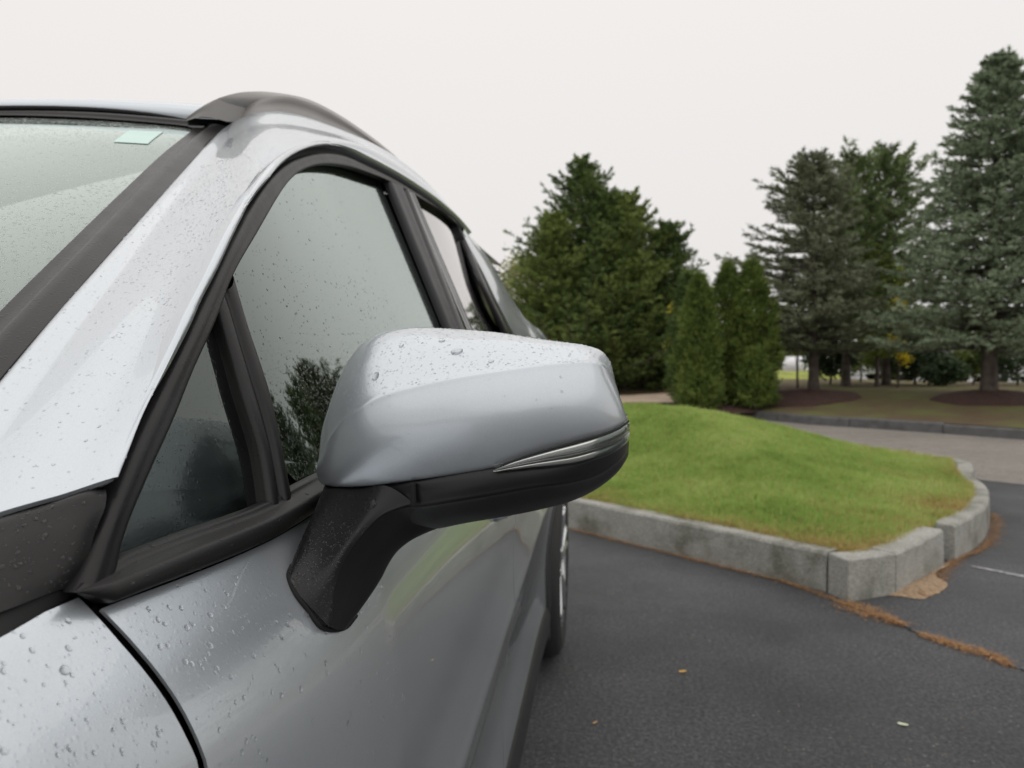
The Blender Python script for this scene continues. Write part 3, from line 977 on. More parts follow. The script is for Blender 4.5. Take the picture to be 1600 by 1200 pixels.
# ---------------------------------------------------------------- door frame trim and glass of the near flank
front_door = empty('front_door', (-.2, .9, 0), car)
rear_door = empty('rear_door', (-.2, 1.9, 0), car)
so = np.vstack([lineG([(121, 925), (147, 838)], .0), lineG(OPx, .0, 80)])
si = lineG(TOx, -.001, 80)
P_('door_seal', loft([lineG([(118, 922), (145, 835)] + OPx, -.001, 80), lineG(TOx, -.002, 80)], 80, 4), M['seal'], mirror=True, thick=.012)
to = lineG(TOx, .003, 90); ti = lineG(TIx, .001, 90)
mid = (to + ti) / 2 + np.array([.006, 0, .002])
P_('window_frame', loft([to + np.array([-.008, 0, 0]), to + np.array([.001, 0, 0]), to * .93 + ti * .07 + np.array([.003, 0, 0]), to * .5 + ti * .5 + np.array([.0036, 0, 0]), to * .10 + ti * .90 + np.array([.0026, 0, 0]), to * .02 + ti * .98 + np.array([.0005, 0, 0]), ti + np.array([-.012, 0, 0])], 90, 18, True), M['trim'], front_door, key='frame', thick=0)
# division bar
dl = lineG([(342, 480), (350, 502), (367, 560), (383, 617), (398, 665), (410, 707), (417, 745), (425, 803)], .001, 30)
dr = lineG([(364, 430), (374, 466), (387, 510), (404, 560), (420, 610), (433, 665), (443, 715), (458, 792)], .001, 30)
P_('division_bar', loft([dl + np.array([-.012, 0, 0]), dl, dl * .75 + dr * .25 + np.array([.002, 0, 0]), dl * .48 + dr * .52 + np.array([-.0015, 0, 0]), dl * .43 + dr * .57 + np.array([.0025, 0, 0]), dl * .1 + dr * .9 + np.array([.002, 0, 0]), dr, dr + np.array([-.012, 0, 0])], 30, 20, True), M['trim'], front_door, thick=0)
# quarter glass and drop glass
ql = lineG([(165, 900), (215, 747), (255, 660), (290, 577), (318, 517), (340, 470), (352, 440)], -.010, 30)
qr = lineG([(436, 800), (420, 720), (405, 660), (390, 600), (372, 530), (362, 490), (354, 450)], -.010, 30)
P_('quarter_window', loft([ql, qr], 30, 12), M['glass'], front_door, thick=.0)
bt_px = [(445, 800), (497, 765)]
Bfront = lineG(bt_px, -.012)
def beltG(Y, off=0.0, dz=0.0):
    z = belt(Y) + dz
    return np.array([GX(Y, z) + off, Y, z])
gb = [Bfront[0], beltG(.62, -.012, .02), beltG(.9, -.012, .015), beltG(1.2, -.012, .01), beltG(1.5, -.012, .0)]
gt = lineG([(347, 450), (380, 385), (415, 325), (440, 280), (470, 260), (500, 250), (540, 253), (580, 266), (616, 280)], -.012)
P_('door_window', loft([np.array(cr(gb, 50)), np.array(cr(gt, 50))], 50, 30), M['glass'], front_door, thick=.0, key='glass')
# B-pillar: two dark strips with a shut line between
bf_t, bf_b = onG(607, 283, .002), onG(752, 640, .002)
bm_t, bm_b = onG(627, 292, .002), onG(764, 640, .002)
bs_t, bs_b = onG(631, 294, .002), onG(767, 640, .002)
br_t, br_b = onG(645, 303, .002), onG(790, 640, .002)
def bl(a, b_): return np.array([a * (1 - t) + b_ * t for t in np.linspace(0, 1, 14)])
bf, bmid, bs, br = bl(bf_t, bf_b), bl(bm_t, bm_b), bl(bs_t, bs_b), bl(br_t, br_b)
inn = np.array([-.012, 0, 0])
P_('pillar_cover', loft([bf + inn, bf, bf * .6 + bmid * .4 + np.array([.003, 0, 0]), bmid, bmid + inn], 14, 12, True), M['trim_dry'], front_door, thick=0)
P_('pillar_cover', loft([bs + inn, bs, bs * .5 + br * .5 + np.array([.003, 0, 0]), br, br + inn], 14, 12, True), M['gloss_black'], rear_door, thick=0)
# rear door glass, rear frame, fixed rear quarter glass
rw_t = lineG([(636, 298), (655, 308), (680, 323), (700, 337), (712, 348), (722, 366)], -.008)
rw_b = [beltG(1.45, -.008, .005), beltG(1.8, -.008, .005), beltG(2.2, -.008, .01), beltG(2.5, -.008, .02), onG(797, 532, -.008)]
rw_r = lineG([(722, 366), (750, 433), (775, 487), (797, 532)], -.008)
P_('door_window', loft([cr(rw_b, 40), cr(list(rw_t) , 40)], 40, 24), M['rear_glass'], rear_door, thick=0)
fr_i = lineG([(703, 341), (713, 351), (731, 388), (750, 433), (768, 473), (787, 513), (797, 535)], .001, 40)
fr_o = lineG([(709, 345), (722, 369), (739, 401), (757, 436), (776, 474), (793, 507), (803, 530)], .001, 40)
P_('window_frame', loft([fr_i + inn, fr_i, fr_i * .6 + fr_o * .4 + np.array([.004, 0, 0]), fr_o * .9 + fr_i * .1, fr_o + inn], 40, 12, True), M['gloss_black'], rear_door, thick=0)
# window-channel strip of the drop glass seen inside
# weatherstrip along the belt
ws_t = np.vstack([lineG([(124, 923), (138, 914), (155, 911), (177, 897), (235, 872), (295, 847), (365, 821), (428, 796), (457, 780), (497, 757)], .008), [beltG(Y, .006, .018) for Y in (.75, 1.1, 1.6, 2.1, 2.6)]])
ws_b = np.vstack([lineG([(124, 927), (137, 940), (153, 948), (178, 939), (233, 918), (300, 893), (367, 866), (430, 837), (473, 811), (497, 794)], .006), [beltG(Y, .006, -.006) for Y in (.75, 1.1, 1.6, 2.1, 2.6)]])
wt, wb_ = crk(ws_t, 80), crk(ws_b, 80)
lip = np.array([.006, 0, .001])
rp = np.clip(np.arange(80) / 5.0, .12, 1)[:, None]
ov = lambda x, y, z: np.array([x, y, z]) * rp
P_('belt_weatherstrip', loft([wt + ov(-.016, 0, .003), wt + ov(-.008, 0, .003), wt + ov(-.006, 0, .0005), wt * .80 + wb_ * .20 + ov(.001, 0, .001), wt * .74 + wb_ * .26 + lip * .75 * rp, wt * .66 + wb_ * .34 + lip * .95 * rp, wt * .22 + wb_ * .78 + lip * 1.05 * rp, wt * .06 + wb_ * .94 + lip * .8 * rp, wb_ + ov(-.012, 0, -.001)], 80, 26, True), M['trim'], front_door, key='strip', thick=0)
# ---------------------------------------------------------------- body side: fender, doors, rear quarter
gap_r = [onS(u, v) for u, v in ((160, 953), (200, 994), (227, 1025), (273, 1086), (305, 1145), (323, 1190))]
gap_l = [onS(u, v) for u, v in ((145, 956), (186, 1002), (213, 1033), (257, 1091), (288, 1146), (307, 1186))]
def gapcurve(g):
    z = [p[2] for p in g] + [.93, .8, .6, .42, .30, .2]
    y = [p[1] for p in g] + [g[-1][1] - .012, g[-1][1] - .02, g[-1][1] - .02, g[-1][1] + .0, g[-1][1] + .03, g[-1][1] + .06]
    o = np.argsort(z)
    return np.array(z)[o], np.array(y)[o]
gzr, gyr = gapcurve(gap_r); gzl, gyl = gapcurve(gap_l)
AX_R, AX_F, WR = 3.02, -.27, .365
ARCH = .425
def arch_low(Y, sill):
    z = sill
    for c_ in (AX_R, AX_F):
        q = ARCH ** 2 - (Y - c_) ** 2
        if q > 0: z = max(z, WR + math.sqrt(q))
    return z
SILL = .34
def side_patch(yf, yr, nY, nz, zlow, ztop, edge=True):
    """grid on the body side between two shut lines"""
    V = np.zeros((nz, nY, 3))
    tz = np.linspace(0, 1, nz)
    tz = np.where(tz > .5, .5 + (tz - .5), tz)
    for i, s in enumerate(np.linspace(0, 1, nY)):
        Yg = yf(.8) * (1 - s) + yr(.8) * s
        for j, t in enumerate(tz):
            Y = Yg
            for _ in range(3):
                zt, zl = ztop(Y), zlow(Y)
                z = zt + (zl - zt) * (t ** 1.35)
                Y = yf(z) * (1 - s) + yr(z) * s
            V[j, i] = (SX(Y, z), Y, z)
    n = grid_normals(V)
    if edge:
        # roll the shut-line edges inward
        for col, sgn in ((0, 1), (-1, -1)):
            pass
    return V
yF = lambda z: float(np.interp(z, gzr, gyr))
yFl = lambda z: float(np.interp(z, gzl, gyl))
P_('door_skin', side_patch(yF, lambda z: 1.493, 70, 90, lambda Y: SILL, lambda Y: belt(Y) - .001), M['paint'], front_door, key='door', thick=.002)
P_('door_skin', side_patch(lambda z: 1.50, lambda z: 2.55, 46, 70, lambda Y: arch_low(Y, SILL), lambda Y: belt(Y) - .001), M['paint'], rear_door, thick=.006)
# front wing: its crown runs up under the black cowl garnish
_wt = np.array([onS(u, v) for u, v in ((150, 950), (127, 934), (113, 932), (90, 945), (60, 962), (30, 980), (0, 998))])
_wt = _wt[np.argsort(_wt[:, 1])]
def wing_top(Y):
    if Y < _wt[0, 1]: return belt(Y) + (_wt[0, 2] - belt(_wt[0, 1]))
    return float(np.interp(Y, _wt[:, 1], _wt[:, 2]))
P_('front_wing', side_patch(lambda z: -1.12, yFl, 70, 90, lambda Y: arch_low(Y, .30), wing_top), M['paint'], key='wing', thick=.002)
P_('rear_quarter_panel', side_patch(lambda z: 2.557, lambda z: 3.75, 70, 70, lambda Y: arch_low(Y, .36), lambda Y: belt(Y) - .001), M['paint'], thick=.006)
# dark channel behind the shut line between wing and door
ch = np.array([[SX(yF(z) - .004, z) - .018, yF(z) - .005, z] for z in np.linspace(.3, zb0 - .005, 30)])
P_('shut_line', loft([ch + np.array([0, -.02, 0]), ch + np.array([0, .02, 0])], 30, 3), M['dark'], thick=.002)
ch2 = np.array([[SX(1.497, z) - .02, 1.497, z] for z in np.linspace(.36, belt(1.497) - .01, 20)])
P_('shut_line', loft([ch2 + np.array([0, -.02, 0]), ch2 + np.array([0, .02, 0])], 20, 3), M['dark'], thick=.002)

for dparent, Yh in ((front_door, 1.30), (rear_door, 2.34)):
    q = np.array([[SX(Y, .955) + dx, Y, .955 + .006 * math.sin(t * math.pi)] for Y, dx, t in zip(np.linspace(Yh - .11, Yh + .11, 9), (.0, .014, .026, .031, .032, .031, .026, .014, .0), np.linspace(0, 1, 9))])
    o = tube(q, [.012, .013, .014, .013, .012], M['paint'], 'door_handle', dparent, 10, 20); LEFT.append(o)
# sill cladding under the doors
Ys = np.linspace(.30, 2.58, 40)
cl = []
for z, dx in ((SILL + .012, -.012), (SILL + .004, .004), (.325, .010), (.27, .010), (.235, .004), (.215, -.03), (.205, -.09)):
    cl.append(np.array([[SX(Y, SILL) + dx, Y, z] for Y in Ys]))
P_('sill_cladding', loft(cl, 40, 20, True), M['trim_dry'], thick=.0)
# wheel-arch cladding
def arch(cy, name='wheel_arch_trim'):
    a = np.linspace(math.radians(-18), math.radians(198), 40)
    rows = []
    for r, dx in ((ARCH - .012, -.05), (ARCH - .010, .006), (ARCH + .015, .012), (ARCH + .045, .010), (ARCH + .055, -.004)):
        row = []
        for t in a:
            Y, z = cy + r * math.cos(t), max(WR + r * math.sin(t), .2)
            row.append((SX(Y, min(max(z, .3), belt(Y))) + dx, Y, z))
        rows.append(np.array(row))
    P_(name, loft(rows, 60, 16, True), M['trim_dry'], thick=0)
    # dark wheel well behind it
    rows = [np.array([(X, cy + (ARCH - .005) * math.cos(t), WR + (ARCH - .005) * math.sin(t)) for t in a]) for X in (-.21, -.5)]
    P_('wheel_well', loft(rows, 40, 4), M['dark'], thick=.002, mid=np.array([-.35, cy, WR]))
arch(AX_R); arch(AX_F)

# upper rear quarter (D-pillar) and shoulder
dpx = [(719, 351, 1.615), (738, 372, 1.59), (760, 399, 1.55), (778, 428, 1.505), (793, 455, 1.455), (805, 475, 1.415), (814, 490, 1.38), (824, 500, 1.36), (835, 509, 1.345), (846, 518, 1.325)]
DP = np.array([onZ(u, v, z) for u, v, z in dpx])
dout = lineG([(723, 366), (738, 394), (758, 432), (776, 470), (794, 505), (803, 521)], .004)
dd1 = crk(np.vstack([dout, [beltG(2.75, .02, .06), beltG(2.95, .03, .06), beltG(3.2, .03, .07), beltG(3.45, .03, .08)]]), 40)
dp_ = crk(DP, 40)
P_('rear_pillar', loft([dd1, dd1 * .5 + dp_ * .5 + np.array([.008, 0, .002]), dp_ * .9 + dd1 * .1 + np.array([.003, 0, 0]), dp_, dp_ + np.array([-.03, .02, -.004])], 40, 16, True), M['paint'], thick=.004)
bq = np.array([beltG(Y, .004, -.012) for Y in np.linspace(2.5, 3.5, 20)])
uq = cr(np.vstack([onG(797, 533, .002), onG(803, 522, .002), dd1[24], dd1[30], dd1[36], dd1[39]]), 20)
P_('rear_shoulder', loft([bq, bq * .5 + uq * .5 + np.array([.012, 0, 0]), uq], 20, 10, True), M['paint'], thick=.004)
# tail lamp tip
tlp = onD(851, 524, 3.38)
tl_rows = []
for dy, s in ((-.16, .25), (-.05, .8), (.05, 1.0), (.16, .8)):
    c_ = tlp + np.array([-.045 - .25 * max(dy, 0), dy, -.055])
    a = np.linspace(0, 2 * math.pi, 14)
    tl_rows.append(np.stack([c_[0] + .045 * s * np.cos(a), np.full(14, c_[1]), c_[2] + .058 * s * np.sin(a)], 1))
P_('tail_lamp', loft(tl_rows, 20, 10, True), M['red'], thick=0, mid=tlp + np.array([-.045, 0, -.055]))

# ---------------------------------------------------------------- cowl garnish (black plastic at the foot of the pillar)
gt_ = [onX(u, v, x) for u, v, x in ((177, 761, -.268), (140, 775, -.283), (100, 789, -.298), (50, 809, -.312), (0, 829, -.325), (-80, 861, -.345), (-190, 903, -.375))]
gb_ = [onX(u, v, x) for u, v, x in ((118, 918, -.262), (90, 930, -.268), (60, 943, -.274), (30, 955, -.280), (0, 968, -.286), (-80, 1002, -.300), (-190, 1050, -.325))]
pe = GRIDS['pillar'][0]
pe = pe[:, 0] if abs(pe[5, 0, 1] - OP[0][1]) < abs(pe[5, -1, 1] - OP[0][1]) else pe[:, -1]
pe = pe[3:-4] if pe[3, 0] > pe[-4, 0] else pe[::-1][3:-4]
gt_ = cr(pe, 7) + np.array([-.001, -.0045, -.0035])
gs_ = [onS(u, v) for u, v in ((113, 931), (90, 944), (60, 961), (30, 979), (0, 997))]
gs_ += [gs_[-1] + (gs_[-1] - gs_[-2]) * k for k in (2.5, 6)]
gs_ = np.array(gs_)
gb_ = gs_ + (gt_ - gs_) * np.array([.07, .12, .15, .17, .19, .2, .2])[:, None]
gm2 = gt_ * .5 + gb_ * .5 + np.array([.004, -.002, .003])
P_('cowl_garnish', loft([gt_ + np.array([-.006, .006, -.004]), gt_, gt_ * .75 + gb_ * .25 + np.array([.004, 0, .003]), gm2, gt_ * .18 + gb_ * .82 + np.array([.003, 0, .002]), gb_], 30, 20, True), M['trim'], key='garnish', thick=.003)
gl_ = gs_
P_('garnish_seal', loft([gb_ + np.array([-.002, 0, -.001]), gl_ + np.array([-.003, 0, -.002])], 24, 4, True), M['seal'], thick=.002)
pb = np.array([onX(u, v, x) for u, v, x in ((172, 757, -.266), (0, 825, -.324))])
pb = cr(pe, 12) + np.array([-.005, -.001, -.002])
P_('pillar_seal', loft([pb + np.array([-.003, .004, .003]), pb + np.array([-.003, -.004, -.004])], 24, 4), M['seal'], thick=.002)

# ---------------------------------------------------------------- windscreen
def mirx(p): p = np.array(p, float); p[..., 0] = 2 * CARX - p[..., 0]; return p
WL = cr(IPw + IPr[:1], 60)
def WP(s, t, off=0.0):
    """point on the windscreen: s across (0 = this flank), t up"""
    a = np.array([np.interp(t, np.linspace(0, 1, 60), WL[:, k]) for k in range(3)])
    b_ = mirx(a)
    p = a * (1 - s) + b_ * s
    bow = (.22 * (1 - t) + .035 * t) * (1 - (2 * s - 1) ** 2)
    p[1] -= bow
    p[2] += .028 * t * (1 - (2 * s - 1) ** 2)
    return p + np.array([-.02 * (.5 - s) * 2, -.5, .85]) * off
def wgrid(s, t, off): return np.array([[WP(a, b_, off) for a in s] for b_ in t])
windscreen = panel('windscreen', wgrid(np.linspace(.002, .998, 60), np.linspace(0, .998, 40), -.004), M['wind'], car, thick=0, key='wind')
# black border: ring between the edge and a rounded inner outline
def rrect(s0, s1, t0, t1, r_s, r_t, n):
    pts = []
    for (cs, ct, a0) in ((s1 - r_s, t1 - r_t, 0), (s0 + r_s, t1 - r_t, 90), (s0 + r_s, t0 + r_t, 180), (s1 - r_s, t0 + r_t, 270)):
        for a in np.linspace(a0, a0 + 90, n):
            pts.append((cs + r_s * math.cos(math.radians(a)), ct + r_t * math.sin(math.radians(a))))
    pts.append(pts[0])
    return np.array(pts)
inn_o = rrect(0, 1, .05, .955, .022, .03, 12)
inn_o[:, 0] = np.where(inn_o[:, 0] < .5, inn_o[:, 0] + .022 + .026 * inn_o[:, 1] ** 2, inn_o[:, 0] - .022 - .026 * inn_o[:, 1] ** 2)
out_o = rrect(.001, .999, .0, .997, .002, .002, 12)
def densify2(p, n): return cr(p, n)
inn_d, out_d = [], []
for k in range(len(inn_o) - 1):
    for t in np.linspace(0, 1, 5, endpoint=False):
        inn_d.append(inn_o[k] * (1 - t) + inn_o[k + 1] * t); out_d.append(out_o[k] * (1 - t) + out_o[k + 1] * t)
inn_d.append(inn_d[0]); out_d.append(out_d[0])
fr_rows = [np.array([WP(a, b_, .001) for a, b_ in out_d]), np.array([WP(.45 * a + .55 * c_, .45 * b_ + .55 * d_, .0045) for (a, b_), (c_, d_) in zip(out_d, inn_d)]),
           np.array([WP(.38 * a + .62 * c_, .38 * b_ + .62 * d_, .0005) for (a, b_), (c_, d_) in zip(out_d, inn_d)]), np.array([WP(a, b_, .0) for a, b_ in inn_d])]
n_r = len(fr_rows[0])
panel('windscreen_border', loft(fr_rows, n_r, 10, True), M['frit'], windscreen, thick=0, key='frit')
# slim black gap between border and pillar
tube(cr(IPw + IPr[:1], 60) + np.array([-.003, -.002, -.004]), .0045, M['seal'], 'windscreen_seal', windscreen, 8)
# sticker inside the top corner: found by projecting the screen
def proj(p):
    d = np.asarray(p) - CP
    return 800 + FPX * d.dot(_R) / d.dot(_F), 600 - FPX * d.dot(_U) / d.dot(_F)
def inv_w(u, v):
    best = None
    s0, s1, t0, t1 = 0, .6, .4, 1
    for _ in range(4):
        S, T = np.linspace(s0, s1, 25), np.linspace(t0, t1, 25)
        best = min(((np.hypot(*(np.array(proj(WP(a, b_, -.006))) - (u, v))), a, b_) for a in S for b_ in T))
        ds, dt = (s1 - s0) / 12, (t1 - t0) / 12
        s0, s1, t0, t1 = best[1] - ds, best[1] + ds, best[2] - dt, best[2] + dt
    return best[1], best[2]
sc = [inv_w(u, v) for u, v in ((203, 207), (256, 209), (232, 228), (179, 225))]
st_V = [[np.array(sc[0]) * (1 - a) + np.array(sc[1]) * a, np.array(sc[3]) * (1 - a) + np.array(sc[2]) * a] for a in np.linspace(0, 1, 8)]
panel('inspection_sticker', np.array([[WP(*q, -.0028) for q in [r0 * (1 - b_) + r1 * b_ for b_ in np.linspace(0, 1, 6)]] for r0, r1 in st_V]), M['sticker'], windscreen, thick=.0006)

# ---------------------------------------------------------------- roof
hdr_l = IPr[0] + np.array([-.01, .012, .002])
YR = np.array([1.122, 1.2, 1.35, 1.6, 2.0, 2.5, 2.9])
ZC = np.array([1.630, 1.655, 1.674, 1.692, 1.70, 1.685, 1.63])
edgeY = np.array([p[1] for p in IPr] + [DP[3][1] + .3]); edgeX = np.array([p[0] for p in IPr] + [DP[3][0] - .02]); edgeZ = np.array([p[2] for p in IPr] + [1.58])
rr_ = []
for Yc, zc in zip(YR, ZC):
    Ye = max(Yc + .02, IPr[0][1] + .006) if Yc < 1.15 else Yc
    xe = float(np.interp(Ye, edgeY, edgeX)) - .012
    ze = float(np.interp(Ye, edgeY, edgeZ)) - .004
    if Yc < 1.15:
        xe, ze = IPr[0][0] - .012, IPr[0][2] + .001
    row = []
    for s in np.linspace(-1, 1, 25):
        w = abs(s)
        row.append((CARX + s * (xe - CARX), Yc + (Ye - Yc) * w ** 2, zc - (zc - ze) * (.25 * w ** 2 + .75 * w ** 5)))
    rr_.append(np.array(row))
first = rr_[0] + np.array([0, .0012, -.004])
roof = panel('roof', loft([first] + rr_, 60, 50, True), M['paint'], car, thick=.006)
# black seal between roof and windscreen
tube(rr_[0] + np.array([0, -.001, -.007]), .0035, M['seal'], 'roof_seal', roof, 8)
# headliner
panel('headliner', loft([r + np.array([0, .02, -.035]) for r in rr_], 30, 20, True), M['liner'], car, thick=0)

# roof rail
RLx = [(362, 194), (383, 183), (400, 179), (417, 177), (450, 178.5), (483, 187), (520, 201), (550, 213), (600, 238), (650, 273), (688, 311)]
RCx = [(364, 188), (383, 171), (400, 160), (417, 154), (445, 151), (483, 160), (515, 175), (545, 193), (597, 230), (642, 267), (680, 304)]
RTx = [(293, 184), (318, 165), (340, 154), (362, 147), (395, 143.5), (440, 146.5), (480, 155), (520, 174), (583, 216), (632, 257), (676, 300)]
RBx = [(287, 189), (312, 186), (335, 184), (357, 182), (395, 178), (440, 172), (480, 172), (520, 186), (585, 226), (632, 262), (676, 303)]
zr_ = [1.598, 1.603, 1.607, 1.612, 1.624, 1.634, 1.645, 1.654, 1.662, 1.662, 1.652]
RL = np.array([onZ(u, v, z) for (u, v), z in zip(RLx, zr_)])
wdt = np.array([.045, .045, .045, .045, .042, .036, .034, .034, .034, .034, .030])
RC = np.array([onX(u, v, p[0] - .004) for (u, v), p in zip(RCx, RL)])
RT = np.array([onX(u, v, p[0] - w) for (u, v), p, w in zip(RTx, RL, wdt)])
RB = np.array([onX(u, v, p[0] - w) for (u, v), p, w in zip(RBx, RL, wdt)])
RB = RT + np.array([-.008, .0, -.045]) * np.minimum(1, np.linspace(.1, 3, 11))[:, None]
lm = RL * .5 + RC * .5 + np.array([.0, 0, 0])
P_('roof_rail', loft([RL + np.array([-.006, 0, -.004]), RL, RL * .45 + RC * .55 + np.array([-.004, 0, 0]), RL * .15 + RC * .85, RC, RC * .85 + RT * .15 + np.array([0, 0, .001]), RT * .8 + RC * .2 + np.array([0, 0, .001]), RT, RT * .5 + RB * .5, RB], 70, 30, True), M['rail'], key='rail', thick=0)
fa = np.array([RL[0], RB[0] + np.array([0, 0, -.002])]); fb = np.array([RC[0], RT[0]])
P_('rail_foot', loft([np.array([RL[0] + np.array([-.004, .004, -.003]), RB[0] + np.array([0, .004, -.006])]), np.array([RC[0], RT[0]])], 6, 4), M['seal'], thick=.002)

# ---------------------------------------------------------------- bonnet, nose, tail, floor: closing the shell
bn = []
for Y in np.linspace(.30, -1.05, 16):
    zt = wing_top(Y); xe = SX(Y, zt)
    row = []
    for s in np.linspace(-1, 1, 25):
        w = abs(s)
        row.append((CARX + s * (xe + .003 - CARX), Y - (.32 if Y > .0 else .20) * (1 - w ** 2) * (1 if Y > -.8 else .6), zt + .055 * (1 - w ** 4) - .004))
    bn.append(np.array(row))
panel('bonnet', loft(bn, 40, 40, True), M['paint'], car, thick=.006)
cw = []
for dy, dz in ((0.03, -.012), (.12, -.006), (.26, .02)):
    cw.append(np.array([(p[0] * .96 + CARX * .04, p[1] + dy, p[2] + dz) for p in bn[0]]))
panel('cowl_panel', loft(cw, 30, 8, True), M['trim_dry'], car, thick=.004)
def cap_end(Y0, dY, zs, name, mat):
    rows = []
    for z in zs:
        xe = SX(Y0, z)
        rows.append(np.array([(CARX + s * (xe - CARX), Y0 + dY * (1 - abs(s) ** 3), z) for s in np.linspace(-1, 1, 21)]))
    return panel(name, loft(rows, 40, 24, True), mat, car, thick=.006)
cap_end(-1.10, -.22, (.30, .45, .6, .75, .85, wing_top(-1.1) - .01), 'front_bumper', M['paint'])
cap_end(3.74, .12, (.36, .5, .7, .9, belt(3.74) - .01), 'rear_bumper', M['paint'])
tg = []
for t in np.linspace(0, 1, 8):
    Y = 2.92 + .75 * t; z = 1.62 - (1.62 - belt(3.6)) * t ** 1.3
    xe = float(np.interp(t, [0, .4, 1], [-.52, -.47, -.44]))
    tg.append(np.array([(CARX + s * (xe - CARX), Y + .04 * (1 - s * s), z) for s in np.linspace(-1, 1, 15)]))
panel('tailgate', loft(tg, 30, 24, True), M['gloss_black'], car, thick=.006)
fl = [np.array([(CARX + s * .86, Y, .24) for s in np.linspace(-1, 1, 9)]) for Y in (.20, 1.4, 2.55)]
panel('underfloor', loft(fl, 9, 9, True), M['dark'], car, thick=.02)

# ---------------------------------------------------------------- interior
cabin = empty('cabin', (CARX, 1.3, .3), car)
def rbox(name, lo, hi, mat, r=.03, rot=None, parent=cabin, piv=None):
    V = np.array(box_verts(lo, hi))
    if rot is not None:
        c_ = np.array(piv if piv is not None else V.mean(0)); ca_, sa_ = math.cos(rot), math.sin(rot)
        d_ = V - c_
        V = np.stack([d_[:, 0], d_[:, 1] * ca_ - d_[:, 2] * sa_, d_[:, 1] * sa_ + d_[:, 2] * ca_], 1) + c_
    o = mesh_obj(name, V, BOXF, mat, parent, True)
    bevel(o, r, 5)
    return o
rbox('footwell', (-1.9, .35, .3), (-.27, .40, 1.0), M['dash'], .01)
rbox('cargo_wall', (-1.88, 2.75, .3), (-.29, 2.82, 1.08), M['dash'], .01)
for sx in (-.60, -1.57):
    rbox('seat_cushion', (sx - .26, .98, .50), (sx + .26, 1.50, .70), M['fabric'], .06)
    rbox('seat_backrest', (sx - .25, 1.44, .62), (sx + .25, 1.60, 1.24), M['fabric'], .06, -.22, piv=(sx, 1.5, .65))
    rbox('headrest', (sx - .14, 1.62, 1.27), (sx + .14, 1.73, 1.45), M['fabric'], .045, -.15)
for lo, hi in (((-.52, 2.62, .4), (-.47, 3.45, 1.45)), ((-1.70, 2.62, .4), (-1.65, 3.45, 1.45))):
    rbox('cargo_trim', lo, hi, M['dash'], .01)
rbox('rear_bench', (-1.75, 2.1, .50), (-.42, 2.60, .70), M['fabric'], .06)
rbox('rear_backrest', (-1.75, 2.55, .62), (-.42, 2.70, 1.22), M['fabric'], .06, -.2, piv=(CARX, 2.6, .65))
dsh = [np.array([(x, y + .05 * (1 - ((x - CARX) / .8) ** 2) * -1, z) for x in np.linspace(-1.84, -.30, 15)]) for y, z in ((.30, 1.075), (.50, 1.090), (.72, 1.085), (.80, 1.03), (.82, .85), (.74, .62))]
panel('dashboard', loft(dsh, 30, 24, True), M['dash'], cabin, thick=.01, mid=np.array([CARX, .45, .7]))
hood = []
for y, r in ((.55, .06), (.68, .11), (.80, .12), (.83, .10)):
    a = np.linspace(0, math.pi, 15)
    hood.append(np.stack([-.60 + r * 1.55 * np.cos(a), np.full(15, y), 1.06 + r * .75 * np.sin(a)], 1))
panel('instrument_hood', loft(hood, 20, 10, True), M['dash'], cabin, thick=.006, mid=np.array([-.6, .7, 1.0]))
a = np.linspace(0, 2 * math.pi, 41)
whl = np.stack([-.60 + .185 * np.cos(a), .93 - .185 * np.sin(a) * .42 * -1 * -1, 1.02 + .185 * np.sin(a) * .90], 1)
steer = tube(whl, .016, M['dash'], 'steering_wheel', cabin, 8)
for ang in (0.15, math.pi - .15, -math.pi / 2):
    e = np.array([-.60 + .18 * math.cos(ang), .93 - .18 * math.sin(ang) * .42, 1.02 + .18 * math.sin(ang) * .9])
    tube([np.array([-.60, .915, 1.02]), e], .020, M['dash'], 'steering_spoke', cabin, 6)
rbox('steering_hub', (-.665, .88, .965), (-.535, .95, 1.075), M['dash'], .02)
rbox('rear_view_mirror', (-1.21, 1.00, 1.46), (-.97, 1.03, 1.53), M['dash'], .012)
# inner door card with its dark upper edge
dc = [np.array([(GX(Y, belt(Y)) - .06 - dx, Y, z + (belt(Y) - 1.08)) for Y in np.linspace(.42, 2.6, 24)]) for dx, z in ((-.02, 1.08), (.0, 1.082), (.04, 1.05), (.06, .7), (.05, .35))]
o = panel('door_card', loft(dc, 40, 14, True), M['dash'], cabin, thick=.004, mid=np.array([0, 1, .8])); LEFT.append(o)

# ---------------------------------------------------------------- wing mirror
wing = empty('wing_mirror', (-.10, .52, 1.1), car)
Bp = [(497, 756), (508, 761), (530, 763), (573, 761), (643, 752), (710, 742), (773, 731), (833, 711), (898, 693), (946, 679), (972, 667), (981, 659)]
By = [.728, .702, .686, .674, .665, .661, .660, .664, .678, .702, .728, .750]
Cp = [(498, 720), (504, 706), (517, 682), (543, 654), (590, 621), (660, 601), (735, 586), (820, 574), (885, 567), (928, 567), (950, 579), (962, 598)]
Cy = [.738, .714, .694, .678, .669, .665, .664, .669, .684, .708, .737, .758]
Tp = [(509, 668), (519, 625), (530, 593), (548, 558), (580, 527), (634, 513), (703, 514), (790, 521), (855, 532), (912, 543), (936, 550), (948, 562)]
Ty = [.757, .757, .757, .757, .757, .757, .760, .765, .770, .775, .780, .784]
MS = .765
pt = lambda pp_, yy: np.array([onY(u, v, y * MS) for (u, v), y in zip(pp_, yy)])
rB, rC, rT = pt(Bp, By), pt(Cp, Cy), pt(Tp, Ty)
rB = rB + np.array([0, .006, 0])
rM = rB * .50 + rC * .50 + np.array([0, -.0062, 0])
rBin = rB + np.array([0, .012, .004])
rCa = rC * .93 + rM * .07 + np.array([0, -.0002, 0])
